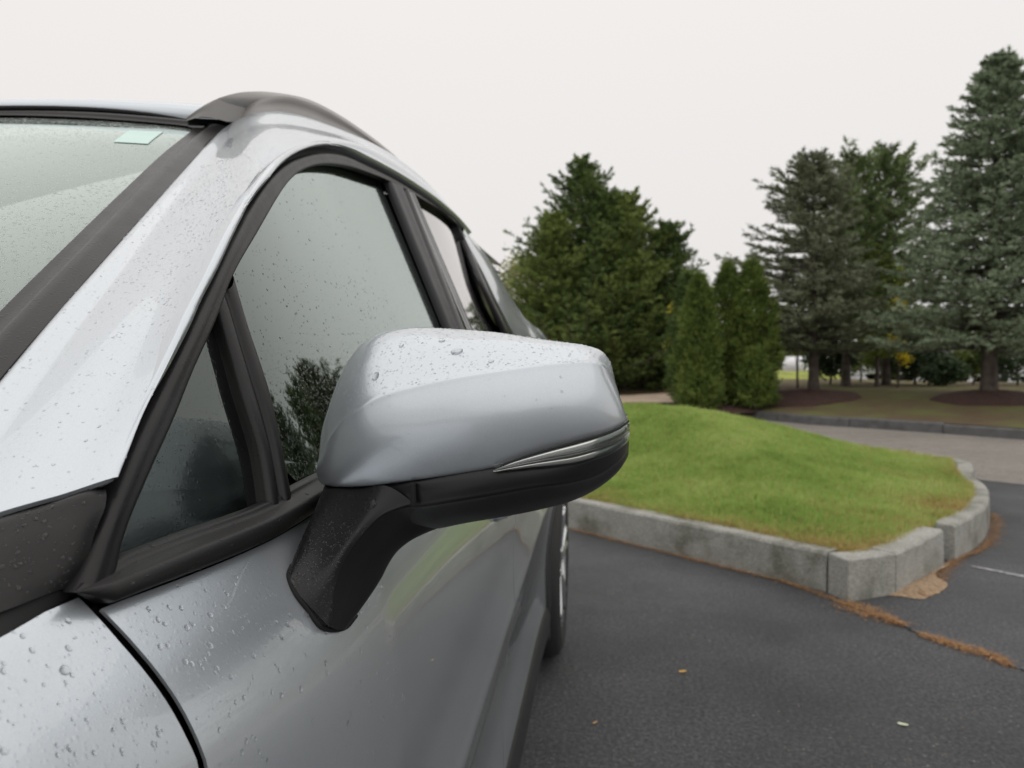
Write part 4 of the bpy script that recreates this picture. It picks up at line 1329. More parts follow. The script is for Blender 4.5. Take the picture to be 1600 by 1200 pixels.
rCb = rC * .955 + rT * .045 + np.array([0, 0, .0004])
rTm = rC * .45 + rT * .55 + np.array([0, -.002, .006])
rR1 = rT + np.array([0, .018, -.001]); rR2 = rT + np.array([0, .042, -.008]); 
cm = rT.mean(0)
rR3 = rT + np.array([0, .062, -.015])
def wrapcols(rows, inn_=(.0, .05, 0), out_=(-.008, .05, 0)):
    res = []
    for r in rows:
        res.append(np.vstack([r[0] + np.array([.010, .05, 0]), r[0] + np.array([.002, .02, 0]), r, r[-1] + np.array([-.003, .02, 0]), r[-1] + np.array([-.012, .05, 0])]))
    return res
rows = wrapcols([rBin, rB, rB * .75 + rM * .25 + np.array([0, -.002, 0]), rM, rM * .5 + rC * .5 + np.array([0, -.0012, 0]), rCa, rC, rCb, rTm, rT, rR1, rR2, rR3])
MID_M = np.array([-.10, .60, 1.17])
capm = P_('mirror_cap', loft(rows, 110, 80, True), M['paint'], wing, thick=0, mid=MID_M, key='cap')
# lower black cover
Lp = [(506, 764), (530, 766), (573, 764), (643, 756), (710, 746), (773, 737), (833, 731), (898, 724), (946, 710), (972, 696), (982, 685)]
Ly = [.722, .712, .695, .676, .668, .666, .668, .682, .708, .735, .757]
Dp = [(506, 775), (530, 785), (573, 792), (651, 790), (705, 782), (760, 773), (833, 760), (893, 752), (940, 738), (971, 714), (982, 697)]
Dy = [.725, .712, .695, .676, .668, .666, .668, .684, .712, .738, .760]
Ep = [(560, 800), (585, 815), (620, 826), (677, 827), (730, 817), (790, 807), (845, 796), (893, 783), (935, 762), (966, 736), (980, 714)]
Ey = [.80, .78, .765, .76, .758, .758, .760, .764, .770, .775, .780]
rL, rD, rE = pt(Lp, Ly), pt(Dp, Dy), pt(Ep, Ey)
def wrapc(rows):
    return [np.vstack([r[:1] + np.array([.0, .05, 0]), r, r[-1:] + np.array([-.006, .05, 0])]) for r in rows]
rows = wrapc([rL + np.array([0, .014, .008]), rL, rL * .5 + rD * .5 + np.array([0, -.001, 0]), rD * .93 + rL * .07, rD, rD * .9 + rE * .1 + np.array([0, .002, -.001]), rD * .4 + rE * .6 + np.array([0, -.002, -.002]), rE, rE + np.array([0, .02, .001]), rE + np.array([0, .055, .008])])
P_('lower_cover', loft(rows, 90, 50, True), M['arm'], wing, thick=0, mid=MID_M, key='lower')
# gap between the arm and the cover
gpt = np.array([onY(645, 754, .6705*MS), onY(645.5, 772, .6700*MS), onY(646, 791, .6708*MS)])
tube(gpt, .0022, M['dark'], 'cover_gap', wing, 6, 12)
LEFT.append(bpy.data.objects[wing.children[-1].name])
# back shell and mirror glass facing the rear
ctr = rR3.mean(0); low = (rE + np.array([0, .055, .008]))
loop = np.vstack([rR3, low[::-1]])
loop = cr(np.vstack([loop, loop[:1]]), 60)[:-1]
cen = loop.mean(0)
rim_i = cen + (loop - cen) * .90; rim_b = rim_i + np.array([0, -.02, 0])
cl_ = lambda r: np.vstack([r, r[:1]])
P_('mirror_bezel', loft([cl_(loop), cl_(cen + (loop - cen) * .95 + np.array([0, .006, 0])), cl_(rim_i), cl_(rim_b)], 61, 8, True), M['trim_dry'], wing, thick=0, mid=MID_M)
gl_loop = cen + (loop - cen) * .91 + np.array([0, -.012, 0])
gv_ = np.vstack([gl_loop, gl_loop.mean(0)[None]])
o = mesh_obj('mirror_glass', gv_, [(k, (k + 1) % 60, 60) for k in range(60)], M['mirror_glass'], wing, False); LEFT.append(o)
# side turn signal let into the lower edge of the cap
STp = [(771, 734), (800, 722), (833, 711.5), (866, 702), (898, 693.5), (925, 686), (946, 679.5), (964, 672), (977, 664), (983, 659)]
SBp = [(771, 738), (800, 736), (833, 733), (866, 730.5), (898, 727), (925, 720), (946, 713), (964, 704), (977, 694), (984, 686)]
Sy = np.array([.660, .661, .664, .669, .678, .688, .702, .718, .735, .752])
sT, sB = pt(STp, Sy), pt(SBp, Sy + .002)
fwd = np.array([0, -1.0, 0])
sig = P_('turn_signal', loft([sT - fwd * .006, sB - fwd * .006], 40, 6, True), M['signal_back'], wing, thick=.002, mid=MID_M)
def sig_strip(name, a, b_, push, mat):
    r0 = sT * (1 - a) + sB * a; r1 = sT * (1 - b_) + sB * b_
    m_ = (r0 + r1) / 2
    o = panel(name, loft([r0 - fwd * .003, r0 + fwd * push * .6, m_ + fwd * push, r1 + fwd * push * .6, r1 - fwd * .003], 50, 10, True), mat, wing, thick=0, mid=MID_M)
    LEFT.append(o); return o
sig_strip('reflector_bar', .05, .46, .001, M['chrome'])
sig_strip('reflector_bar', .62, .86, .0005, M['chrome'])
sig_strip('lens_rib', .46, .56, .000, M['signal_back'])
sig_strip('lens', .02, .98, .0035, M['lens'])
sig_strip('signal_seal', -.10, .03, .0015, M['seal'])

# arm between housing and door
def armrow(px, y0, e, n=10):
    q = cr(px, n); y0 = y0 * MS
    end = onS(*px[-1], e)
    d = np.concatenate([[0], np.cumsum(np.linalg.norm(np.diff(q, axis=0), axis=1))]); d /= d[-1]
    return np.array([onY(u, v, y0 + (end[1] - y0) * (t ** 1.15)) for (u, v), t in zip(q, d)])
aL = armrow([(506, 765), (490, 802), (470, 848), (456, 881), (449, 900)], .712, .0)
aL0 = aL + np.array([-.004, .010, -.002])
aM = armrow([(560, 764), (535, 812), (505, 862), (476, 915), (466, 928)], .690, .003)
aN = armrow([(612, 762), (580, 800), (543, 850), (512, 908), (490, 954)], .676, .005)
aR = armrow([(650, 788), (604, 801), (573, 827), (547, 861), (526, 905), (512, 978)], .676, .007)
aU = armrow([(664, 808), (630, 815), (598, 845), (570, 880), (548, 922), (527, 984)], .716, .005)
aW = armrow([(682, 826), (643, 844), (617, 866), (595, 905), (573, 939), (541, 979)], .76, .001)
aX = aW + np.array([-.015, .02, .012])
aRa = aR * .9 + aN * .1; aRb = aR * .85 + aU * .15
P_('mirror_arm', loft([aL0, aL, aL * .8 + aM * .2 + np.array([0, -.002, .001]), aM, aN, aRa, aR, aRb, aU, aW, aX], 50, 50, True), M['arm'], wing, thick=0, mid=np.array([-.17, .55, 1.03]), key='arm')
# rubber gasket at the arm's foot
ft = np.array([r[-1] for r in (aL, aM, aN, aR, aU, aW)])
ft = np.array([[SX(p[1], p[2]) + .001, p[1], p[2]] for p in ft])
ftp = np.vstack([[onS(456, 884, .001)], ft, [onS(556, 962, .001)]])
o = tube(ftp, .0020, M['seal'], 'arm_gasket', wing, 6, 40); LEFT.append(o)

# ---------------------------------------------------------------- wheels
def wheel(cy, x_face, sgn=1):
    w = empty('wheel', (x_face, cy, WR), car)
    prof = [(-.20, .245), (-.205, .30), (-.19, .345), (-.16, .362), (-.10, .366), (-.05, .363), (-.012, .347), (.004, .315), (.002, .275), (-.006, .252), (-.02, .243)]
    prof = [(x * sgn, r) for x, r in prof]
    ty = lathe(prof, (x_face, cy, WR), 'X', 48, M['tyre'], 'tyre', w)
    rp = [(-.18, .244), (-.10, .222), (-.03, .232), (-.012, .247), (-.004, .247), (-.004, .238), (-.02, .228)]
    rim = lathe([(x * sgn, r) for x, r in rp], (x_face, cy, WR), 'X', 48, M['rim'], 'rim', w)
    lathe([(-.06 * sgn, .228), (-.065 * sgn, .0)], (x_face, cy, WR), 'X', 32, M['dark'], 'brake_shield', w)
    for k in range(5):
        for da in (-.16, .16):
            a0 = k * 2 * math.pi / 5 + .3
            p = []
            for r, off, x in ((.045, .25, -.022), (.12, .9, -.014), (.19, 1.0, -.010), (.236, 1.05, -.010)):
                an = a0 + da * off
                p.append((x_face + x * sgn, cy + r * math.cos(an), WR + r * math.sin(an)))
            tube(p, [.016, .013, .014, .017], M['rim'], 'spoke', w, 6, 8)
    lathe([(-.012 * sgn, .0), (-.012 * sgn, .03), (-.03 * sgn, .062), (-.05 * sgn, .062)], (x_face, cy, WR), 'X', 24, M['rim'], 'hub_cap', w)
    return w
XF = -.163
for cy in (AX_R, AX_F):
    wheel(cy, XF - (.0 if cy > 1 else .02), 1)
    wheel(cy, 2 * CARX - XF, -1)

# ---------------------------------------------------------------- far flank: mirrored copies
pmap = {}
def far_parent(p):
    if p in (car, cabin): return p
    if p in pmap: return pmap[p]
    if p.type == 'EMPTY':
        q = empty(p.name.split('.')[0], (2 * (CARX - car.location.x) - p.location.x, p.location.y, p.location.z), car)
    else:
        q = pmap[p]
    pmap[p] = q
    return q
for o in LEFT:
    me = o.data.copy()
    q_ = far_parent(o.parent)
    shift = Matrix.Scale(-1, 4, Vector((1, 0, 0)))
    wo_, wp_ = world_loc(o), world_loc(q_)
    co = np.empty(len(me.vertices) * 3, np.float32); me.vertices.foreach_get('co', co)
    co = co.reshape(-1, 3) + np.array(wo_, dtype=np.float32)
    co[:, 0] = 2 * CARX - co[:, 0]
    co -= np.array(wp_, dtype=np.float32)
    me.vertices.foreach_set('co', co.ravel()); me.flip_normals(); me.update()
    n_o = bpy.data.objects.new(o.name.split('.')[0], me)
    link(n_o, q_)
    pmap[o] = n_o

# ---------------------------------------------------------------- rain drops: real beads of water
def dome(r, h, n=9, rings=3):
    V = [(0, 0, h)]; F = []
    for k in range(1, rings + 1):
        t = k / rings * math.pi / 2
        for j in range(n):
            a = 2 * math.pi * j / n
            V.append((r * math.sin(t) * math.cos(a), r * math.sin(t) * math.sin(a), h * math.cos(t)))
    for j in range(n):
        F.append((0, 1 + j, 1 + (j + 1) % n, 0))
    for k in range(rings - 1):
        for j in range(n):
            a0 = 1 + k * n
            F.append((a0 + j, a0 + n + j, a0 + n + (j + 1) % n, a0 + (j + 1) % n))
    return np.array(V), np.array(F)
D_V, D_F = dome(1, .42)
def beads(spots, parent, name='water_drops'):
    """spots: (point, normal, radius, stretch)"""
    VV, FF = [], []
    for p, n, r, st in spots:
        n = n / np.linalg.norm(n)
        down = np.array([0, 0, -1.0]); t = down - n * down.dot(n)
        t = t / np.linalg.norm(t) if np.linalg.norm(t) > .05 else np.array([0, 1.0, 0])
        s_ = np.cross(n, t)
        wv = D_V * r
        wob = 1 + .12 * np.sin(np.arctan2(D_V[:, 1], D_V[:, 0]) * 2 + p[0] * 900)
        q = p + (wv[:, :1] * wob[:, None] * st) * t + (wv[:, 1:2] * wob[:, None]) * s_ + wv[:, 2:3] * n
        k0 = len(VV) * len(D_V)
        VV.append(q); FF.append(D_F + k0)
    V = np.vstack(VV); F = np.vstack(FF)
    F = [tuple(dict.fromkeys(f)) for f in F.tolist()]
    o = mesh_obj(name, V, F, M['water'], parent)
    o['kind'] = 'stuff'
    return o
def sample_grid(key, n, rmin, rmax, cond=None, power=3.0, st=(1, 1.15)):
    V, N_ = GRIDS[key]
    r, k = V.shape[:2]
    a = rng.uniform(0, r - 1.001, n); b_ = rng.uniform(0, k - 1.001, n)
    i, j = a.astype(int), b_.astype(int); fa_, fb_ = (a - i)[:, None], (b_ - j)[:, None]
    P = (V[i, j] * (1 - fa_) * (1 - fb_) + V[i + 1, j] * fa_ * (1 - fb_) + V[i, j + 1] * (1 - fa_) * fb_ + V[i + 1, j + 1] * fa_ * fb_)
    Nn = N_[i, j]
    # keep density even over the surface
    du = np.linalg.norm(V[i + 1, j] - V[i, j], axis=1) * np.linalg.norm(V[i, j + 1] - V[i, j], axis=1)
    ok = rng.random(n) < du / np.percentile(du, 97)
    out = []
    for p, n_, o in zip(P, Nn, ok):
        if not o: continue
        if cond and not cond(p, n_): continue
        out.append((p, n_, rmin + (rmax - rmin) * rng.random() ** power, rng.uniform(*st)))
    return out
near = lambda p: p[1] < 1.3
sp = sample_grid('door', 16000, .0006, .0022, lambda p, n: p[1] < .62 and p[2] > .9 and rng.random() < .9, 5)
for u, v, r in ((247, 968, 2.6), (264, 949, 2.2), (283, 950, 2.6), (292, 981, 2.9), (329, 983, 3.2), (363, 988, 2.2), (328, 1009, 3.2), (262, 1009, 2.4), (338, 1044, 2.8), (361, 1058, 2.6), (382, 1027, 1.8), (381, 1090, 2.4), (368, 1097, 2.0), (412, 1024, 1.5), (383, 888, 1.8), (387, 879, 1.5), (321, 923, 1.8), (335, 947, 1.8), (304, 959, 1.5), (365, 900, 1.7), (442, 889, 1.8), (459, 1045, 1.5), (392, 1068, 1.4), (575, 945, 2), (652, 968, 1.5), (657, 995, 2), (655, 930, 1.4), (636, 937, 1.3)):
    try:
        p = onS(u, v); e = .002
        n = np.array([1, -(SX(p[1] + e, p[2]) - SX(p[1] - e, p[2])) / (2 * e), -(SX(p[1], p[2] + e) - SX(p[1], p[2] - e)) / (2 * e)])
        sp.append((p, n, r * .00068, 1.12))
    except ValueError: pass
beads(sp, front_door)
sp = sample_grid('wing', 30000, .0006, .0018, lambda p, n: p[1] > .12 and p[2] > .9, 5)
for u, v, r in ((102, 1047, 4.0), (107, 971, 2.4), (248, 1147, 2.4), (136, 1124, 1.8), (108, 1169, 2.2), (90, 1180, 1.8), (113, 1124, 1.6)):
    p = onS(u, v); sp.append((p, np.array([.8, 0, .6]), r * .00068, 1.1))
beads(sp, car)
sp = sample_grid('pillar', 22000, .0004, .0011, lambda p, n: p[1] < .9, 4)
sp += sample_grid('garnish', 700, .0004, .0013, None, 3)
sp += sample_grid('strip', 1500, .0005, .0014, lambda p, n: p[1] < .7, 3)
beads(sp, car)
sp = sample_grid('cap', 9000, .0004, .0009, lambda p, n: n[2] > .35, 3)
sp += sample_grid('cap', 300, .0006, .0011, lambda p, n: n[2] <= .35 and n[1] < 0, 3)
V, N_ = GRIDS['cap']
pxy = np.array([[proj(q) for q in row] for row in V])
for u, v, r in ((716, 547, 4.2), (588, 590, 3.4), (540, 613, 2.0), (690, 533, 2.4), (768, 562, 2.0), (625, 540, 2)):
    k = np.argmin(((pxy - (u, v)) ** 2).sum(2) + 1e5 * (N_[:, :, 1] > .3)); i, j = divmod(k, V.shape[1])
    sp.append((V[i, j], N_[i, j], r * .001, 1.15))
beads(sp, wing)
sp = sample_grid('arm', 5000, .0004, .0011, lambda p, n: n[2] > -.05 and n[1] < -.1 and p[2] < 1.09, 2.5)
V, N_ = GRIDS['arm']; pxy = np.array([[proj(q) for q in row] for row in V])
k = np.argmin(((pxy - (585, 788)) ** 2).sum(2)); i, j = divmod(k, V.shape[1]); sp.append((V[i, j], N_[i, j], .0030, 1.1))
# drops hanging from the lower edge of the cover
for u in np.linspace(690, 880, 16):
    v = np.interp(u, [p[0] for p in Ep], [p[1] for p in Ep]) - 2
    p = onY(u + rng.uniform(-4, 4), v, .758*MS); sp.append((p + np.array([0, 0, .001]), np.array([0, -.3, -1.0]), rng.uniform(.0010, .0022), 1.0))
beads(sp, wing)
sp = sample_grid('glass', 4000, .0004, .0011, lambda p, n: p[1] < 1.15 and rng.random() < .35 + .6 * (p[2] < 1.32), 3, (1, 1.6))
beads(sp, front_door)
# ================================================================== trees and what lies beyond
def unit(v): return v / np.maximum(np.linalg.norm(v, axis=-1, keepdims=True), 1e-9)

def needles_on(p0, p1, m, ln, w, r, spread=.9, up=0.0):
    """bottle-brush needles along many twigs at once: p0, p1 (n,3)"""
    n = len(p0)
    t = r.random((n, m, 1))
    base = p0[:, None] * (1 - t) + p1[:, None] * t
    d = unit(p1 - p0)[:, None].repeat(m, 1)
    q = r.normal(0, 1, (n, m, 3)); q -= d * (q * d).sum(2, keepdims=True); q = unit(q)
    a = r.uniform(.45, 1.0, (n, m, 1)) * spread
    nd = unit(d * np.cos(a) + q * np.sin(a) + np.array([0, 0, up]))
    sd = unit(np.cross(nd, r.normal(0, 1, (n, m, 3))))
    l = ln * r.uniform(.7, 1.25, (n, m))
    b = base.reshape(-1, 3)
    return tri_blades(b, nd.reshape(-1, 3), l.ravel(), np.full(n * m, w), sd.reshape(-1, 3))

BARK = mat_simple('conifer_bark', (.085, .068, .055), .9, var=.4, nscale=8, bump=.8, bscale=25, bdist=.02)

def limb_mesh(segs, name, parent, mat):
    """many tapered limbs in one mesh: segs = list of (points, radii)"""
    VV, FF, k0 = [], [], 0
    ns = 6
    ang = np.linspace(0, 2 * math.pi, ns, endpoint=False)
    for p, rad in segs:
        p = np.asarray(p); k = len(p)
        t = unit(np.gradient(p, axis=0))
        ref = np.array([0, 0, 1.0]) if abs(t[0][2]) < .9 else np.array([1.0, 0, 0])
        a = unit(np.cross(np.broadcast_to(ref, t.shape), t)); b = np.cross(t, a)
        V = p[:, None] + np.asarray(rad)[:, None, None] * (np.cos(ang)[None, :, None] * a[:, None] + np.sin(ang)[None, :, None] * b[:, None])
        VV.append(V.reshape(-1, 3))
        i, j = np.meshgrid(np.arange(k - 1), np.arange(ns), indexing='ij')
        f = np.stack([i * ns + j, i * ns + (j + 1) % ns, (i + 1) * ns + (j + 1) % ns, (i + 1) * ns + j], -1).reshape(-1, 4) + k0
        FF.append(f); k0 += k * ns
    return mesh_obj(name, np.vstack(VV), np.vstack(FF), mat, parent)

def conifer(name, label, base, H, R, mat, seed, zlow=.1, dz=.2, nb=8, e0=-.05, sag=.12, tipup=.06, twig=.34, nt_=9, m=10, nl=.06, nw=.014, prof=.85, lop=0.0, group=None, cat='tree', tops=(0,), tr=.11, gaps=.0, Rlow=1.0, irr=.22):
    r = np.random.default_rng(seed)
    base = np.asarray(base, float)
    root = tag(empty(name, tuple(base)), label, cat, group)
    segs = []
    P0, P1 = [], []
    lean = r.normal(0, .01, 2)
    tp = np.array([base + np.array([lean[0] * s * H, lean[1] * s * H, s * H]) for s in np.linspace(-.02, 1, 12)])
    segs.append((tp, np.interp(np.linspace(0, 1, 12), [0, .05, 1], [tr * 1.25, tr, .012])))
    h = H * zlow
    while h < H * .985:
        f = h / H
        L0 = R * (1 - f) ** prof + .06
        if f < .22: L0 *= Rlow + (1 - Rlow) * f / .22
        k = max(3, int(nb * (.55 + .45 * (1 - f))))
        a0 = r.uniform(0, 6.28)
        for q in range(k):
            if r.random() < gaps: continue
            az = a0 + q * 2 * math.pi / k + r.normal(0, .25)
            L = L0 * max(.35, r.normal(1, irr)) * (1 + lop * math.cos(az - 2.6))
            el = e0 + .55 * max(0, f - .62) * 2 + r.normal(0, .08)
            s = np.linspace(0, 1, 6)
            hor = L * s * math.cos(el)
            up_ = L * (s * math.sin(el) - sag * s ** 2 + (sag + tipup) * s ** 3.2)
            hz = h + r.normal(0, dz * .35)
            pts = np.stack([np.cos(az) * hor, np.sin(az) * hor, hz + up_], 1) + base + np.array([lean[0] * hz, lean[1] * hz, 0])
            segs.append((pts, np.linspace(max(.010, .028 * L / R), .004, 6)))
            n_t = max(5, int(nt_ * (.40 + .60 * L / max(R, .1))))
            sN = .14 + .86 * (np.arange(n_t) + r.random(n_t) * .6) / n_t
            pos_ = np.stack([np.interp(sN, s, pts[:, c_]) for c_ in range(3)], 1)
            d = unit(pts[-1] - pts[0])
            side_ = np.array([-d[1], d[0], 0])[None] * np.where(np.arange(n_t) % 2, 1, -1)[:, None]
            dirn = unit(d * r.uniform(.5, 1.0, (n_t, 1)) + side_ * r.uniform(.45, .95, (n_t, 1)) + np.array([0, 0, 1.0]) * r.normal(.10, .2, (n_t, 1)))
            tl_ = (twig * r.uniform(.6, 1.15, n_t) * (1.15 - .55 * sN) * min(1, .35 + L / R * 1.2))[:, None]
            P0 += list(pos_); P1 += list(pos_ + dirn * tl_)
            pm = pos_ + dirn * tl_ * .45
            P0 += list(pm); P1 += list(pm + unit(dirn + np.cross(dirn, np.array([0, 0, 1.0])) * r.uniform(-1, 1, (n_t, 1)) + np.array([0, 0, .15])) * tl_ * .5)
            P0.append(pts[3]); P1.append(pts[5] + (pts[5] - pts[4]) * .3)
            P0.append(pts[1]); P1.append(pts[3])
        h += dz * r.uniform(.75, 1.25) * (.65 + .35 * (1 - f))
    for dx in tops:
        b_ = tp[-2] + np.array([dx, 0, 0]); P0.append(b_ + np.array([0, 0, -.35])); P1.append(b_ + np.array([0, 0, H * .09]))
        for q in range(9):
            az = q * .9 + r.random(); zt = r.uniform(0, H * .06)
            P0.append(b_ + np.array([0, 0, zt])); P1.append(b_ + np.array([math.cos(az) * .16, math.sin(az) * .16, zt + .12]))
    limb_mesh(segs, 'trunk', root, BARK)
    V, F = needles_on(np.array(P0), np.array(P1), m, nl, nw, r)
    mesh_obj('crown', V, F, mat, root, False)
    return root

def arborvitae(name, label, base, H, R, mat, seed, n=5200, group=None, cat='tree', bulge=.35):
    r = np.random.default_rng(seed)
    base = np.asarray(base, float)
    root = tag(empty(name, tuple(base)), label, cat, group)
    limb_mesh([(np.array([base + np.array([0, 0, s * H * .9]) for s in np.linspace(-.02, 1, 8)]), np.linspace(.07, .01, 8))], 'trunk', root, BARK)
    f = r.random(n) ** .9
    rad = R * np.where(f < bulge, .72 + .28 * np.sin(f / bulge * math.pi / 2), np.maximum(0, 1 - ((f - bulge) / (1 - bulge)) ** 1.7))
    az = r.uniform(0, 2 * math.pi, n)
    lump = 1 + .20 * np.sin(az * 3 + f * 9 + seed) * np.sin(f * 7 + seed * 2.1) + .15 * np.sin(az * 5 - f * 19 + seed) + .10 * np.sin(az * 11 + f * 37)
    rr = rad * lump * (1 - .45 * r.random(n) ** 2.2)
    p0 = np.stack([np.cos(az) * rr, np.sin(az) * rr, .04 + f * H * .97], 1) + base
    out = np.stack([np.cos(az), np.sin(az), np.zeros(n)], 1)
    d = unit(out * r.uniform(.2, .9, (n, 1)) + np.array([0, 0, 1.0]) * r.uniform(.3, 1.0, (n, 1)) + r.normal(0, .25, (n, 3)))
    V, F = needles_on(p0, p0 + d * (.10 + .14 * r.random((n, 1)) ** 3), 10, .060, .022, r, .75)
    mesh_obj('crown', V, F, mat, root, False)
    return root

def leafy(name, label, base, H, blobs, mat, seed, n=5000, ls=.06, group=None, cat='tree', bark=BARK, trunk_r=.06):
    """broad-leaved: limbs to each clump, leaves through the clump volume"""
    r = np.random.default_rng(seed)
    base = np.asarray(base, float)
    root = tag(empty(name, tuple(base)), label, cat, group)
    segs = []
    tr_ = np.array([base + np.array([r.normal(0, .02), r.normal(0, .02), s * H * .75]) for s in np.linspace(-.02, 1, 7)])
    segs.append((tr_, np.linspace(trunk_r, trunk_r * .3, 7)))
    VV = []
    for (bx_, by_, bz_, br_) in blobs:
        c_ = base + np.array([bx_, by_, bz_])
        k = int(n / len(blobs))
        q = unit(r.normal(0, 1, (k, 3))) * (br_ * r.random((k, 1)) ** .45) * (1 + .25 * np.sin(r.random((k, 1)) * 20))
        VV.append(c_ + q * np.array([1, 1, .8]))
        st = tr_[min(6, max(1, int(bz_ / max(H, .1) * 5)))]
        segs.append((np.array([st * (1 - s) + c_ * s + np.array([0, 0, .15 * s * (1 - s)]) for s in np.linspace(0, 1, 6)]), np.linspace(trunk_r * .4, .006, 6)))
        for _ in range(4):
            e = c_ + unit(r.normal(0, 1, 3)) * br_ * .8
            segs.append((np.array([st * .3 + c_ * .7, c_ * .5 + e * .5, e]), np.array([.012, .008, .003])))
    limb_mesh(segs, 'trunk', root, bark)
    p = np.vstack(VV); k = len(p)
    a = unit(r.normal(0, 1, (k, 3)) * np.array([1, 1, .6])); b_ = unit(np.cross(a, r.normal(0, 1, (k, 3))))
    s = ls * r.uniform(.6, 1.3, (k, 1))
    V = np.stack([p - a * s, p + b_ * s * .5, p + a * s, p - b_ * s * .5], 1).reshape(-1, 3)
    mesh_obj('crown', V, np.arange(4 * k).reshape(-1, 4), mat, root, False)
    return root

FM = {
    'fir': mat_foliage('fir_needles', [(.030, .050, .016), (.060, .092, .026), (.115, .145, .045)]),
    'fir_light': mat_foliage('fir_light_needles', [(.045, .070, .018), (.095, .125, .032), (.16, .19, .06)]),
    'spruce': mat_foliage('blue_spruce_needles', [(.068, .082, .046), (.132, .165, .105), (.23, .275, .19)], 2.2),
    'spruce_low': mat_foliage('dusty_spruce_needles', [(.060, .064, .034), (.098, .112, .066), (.17, .19, .13)], 2.2),
    'pine': mat_foliage('pine_needles_green', [(.045, .066, .024), (.085, .115, .045), (.14, .175, .075)], 2.0),
    'arbor': mat_foliage('arborvitae_leaf', [(.034, .052, .012), (.070, .100, .022), (.13, .165, .04)], 3.0),
    'pale': mat_foliage('pale_leaf', [(.11, .12, .045), (.17, .18, .075), (.24, .24, .12)], 2.0),
    'yellow': mat_foliage('autumn_leaf', [(.16, .15, .02), (.34, .27, .02), (.52, .38, .03)], 3.0, .4),
    'green': mat_foliage('leaf_green', [(.07, .10, .018), (.13, .17, .03), (.22, .24, .05)], 2.0, .35),
    'dark': mat_foliage('dark_shrub_leaf', [(.018, .030, .014), (.035, .055, .026), (.06, .085, .042)], 2.0),
    'wood': mat_foliage('far_wood_leaf', [(.035, .045, .018), (.065, .08, .03), (.11, .12, .05)], .6),
}
def at_bank(u, dist, v=560):
    """a spot on the bank in the direction of picture column u, dist metres out"""
    d = ray(u, v)
    x, y = d[0] * dist, d[1] * dist
    return np.array([x, y, float(bank_z(x, y))])

# centre clump of firs
g1 = 'firs in the dense clump behind the arborvitae'
FIR = dict(nb=11, e0=.30, sag=.10, tipup=.12, twig=.42, nt_=15, m=12, nl=.095, nw=.030, group=g1)
def fir(label, u, dist, H, R, mat, seed, zlow=.02, dz=.17, prof=.75, **kw):
    k = dict(FIR); k.update(kw)
    return conifer('fir_tree', label, at_bank(u, dist), H, R, mat, seed, zlow, dz, prof=prof, **k)
fir('tallest dark fir with twin leaders in the dense central clump', 908, 21.0, 6.4, 2.6, FM['fir'], 11, prof=.78, tops=(-.05, .45), irr=.28)
fir('light green fir leaning out on the side of the twin topped fir', 978, 20.3, 5.15, 1.55, FM['fir_light'], 12, prof=.55, e0=.42)
fir('lower dark fir at the arborvitae side of the central clump', 1035, 20.8, 4.25, 1.35, FM['fir'], 13, prof=.55)
fir('bushy fir at the car side of the central clump', 862, 20.2, 4.7, 1.45, FM['fir_light'], 14, prof=.60)
fir('mid height fir filling the gap under the twin leaders', 950, 20.8, 5.35, 1.75, FM['fir'], 18, prof=.60)
fir('short dense fir low in front of the central clump', 945, 20.6, 3.5, 1.7, FM['fir'], 15, .0, prof=.50, e0=.2)
fir('squat fir skirting the foot of the central clump near the path', 1015, 20.4, 2.6, 1.4, FM['fir'], 16, .0, prof=.5, e0=.15)
fir('squat fir half hidden behind the wing mirror', 880, 20.2, 2.7, 1.3, FM['fir'], 17, .0, prof=.5, e0=.15)
# pale broad-leaved tree behind, at the car's tail
leafy('small_tree', 'pale olive broad leaved tree just over the tail of the car', at_bank(800, 24.5), 4.2, [(-.3, 0, 2.9, .9), (.35, .1, 3.6, .75), (-.9, .2, 2.2, .9), (.4, -.1, 2.1, .9), (-1.8, .2, 2.0, .9), (0, 0, 1.3, 1.0)], FM['pale'], 21, 6500, .07)
leafy('small_tree', 'small rusty shrub at the car side of the fir clump', at_bank(845, 19.4), 2.2, [(0, 0, 1.5, .38), (.1, 0, 1.0, .4), (-.15, 0, .6, .4)], mat_foliage('rusty_leaf', [(.10, .075, .03), (.17, .11, .04), (.22, .16, .06)]), 22, 1800, .05)
leafy('small_tree', 'thin shrub with bright yellow leaves between firs and arborvitae', at_bank(1062, 17.2), 2.6, [(-.05, 0, 2.15, .22), (.12, 0, 1.75, .20), (-.1, 0, 1.35, .25), (.05, 0, .9, .2)], FM['yellow'], 23, 700, .05, trunk_r=.03)

# arborvitae group
g2 = 'arborvitae at the corner of the island'
arborvitae('arborvitae_tree', 'slender narrow arborvitae standing in front of its taller neighbours', at_bank(1092, 15.2), 2.72, .40, FM['arbor'], 31, 4200, g2)
arborvitae('arborvitae_tree', 'dark pointed arborvitae partly hidden behind the slender one', at_bank(1074, 16.6), 2.95, .36, FM['fir'], 32, 4200, g2)
arborvitae('arborvitae_tree', 'tall arborvitae in the middle of the group with flat top', at_bank(1136, 15.6), 3.0, .42, FM['arbor'], 33, 5200, g2, bulge=.5)
arborvitae('arborvitae_tree', 'tall arborvitae on the mulch side of the group', at_bank(1174, 15.5), 3.0, .44, FM['arbor'], 34, 5600, g2, bulge=.5)
arborvitae('arborvitae_tree', 'low rounded arborvitae shrub at the foot of the tall ones', at_bank(1178, 15.05), 1.15, .36, FM['arbor'], 35, 2600, g2, bulge=.2)
arborvitae('arborvitae_tree', 'small bushy arborvitae at the foot of the slender one', at_bank(1096, 14.9), .95, .34, FM['arbor'], 36, 2200, g2, bulge=.2)

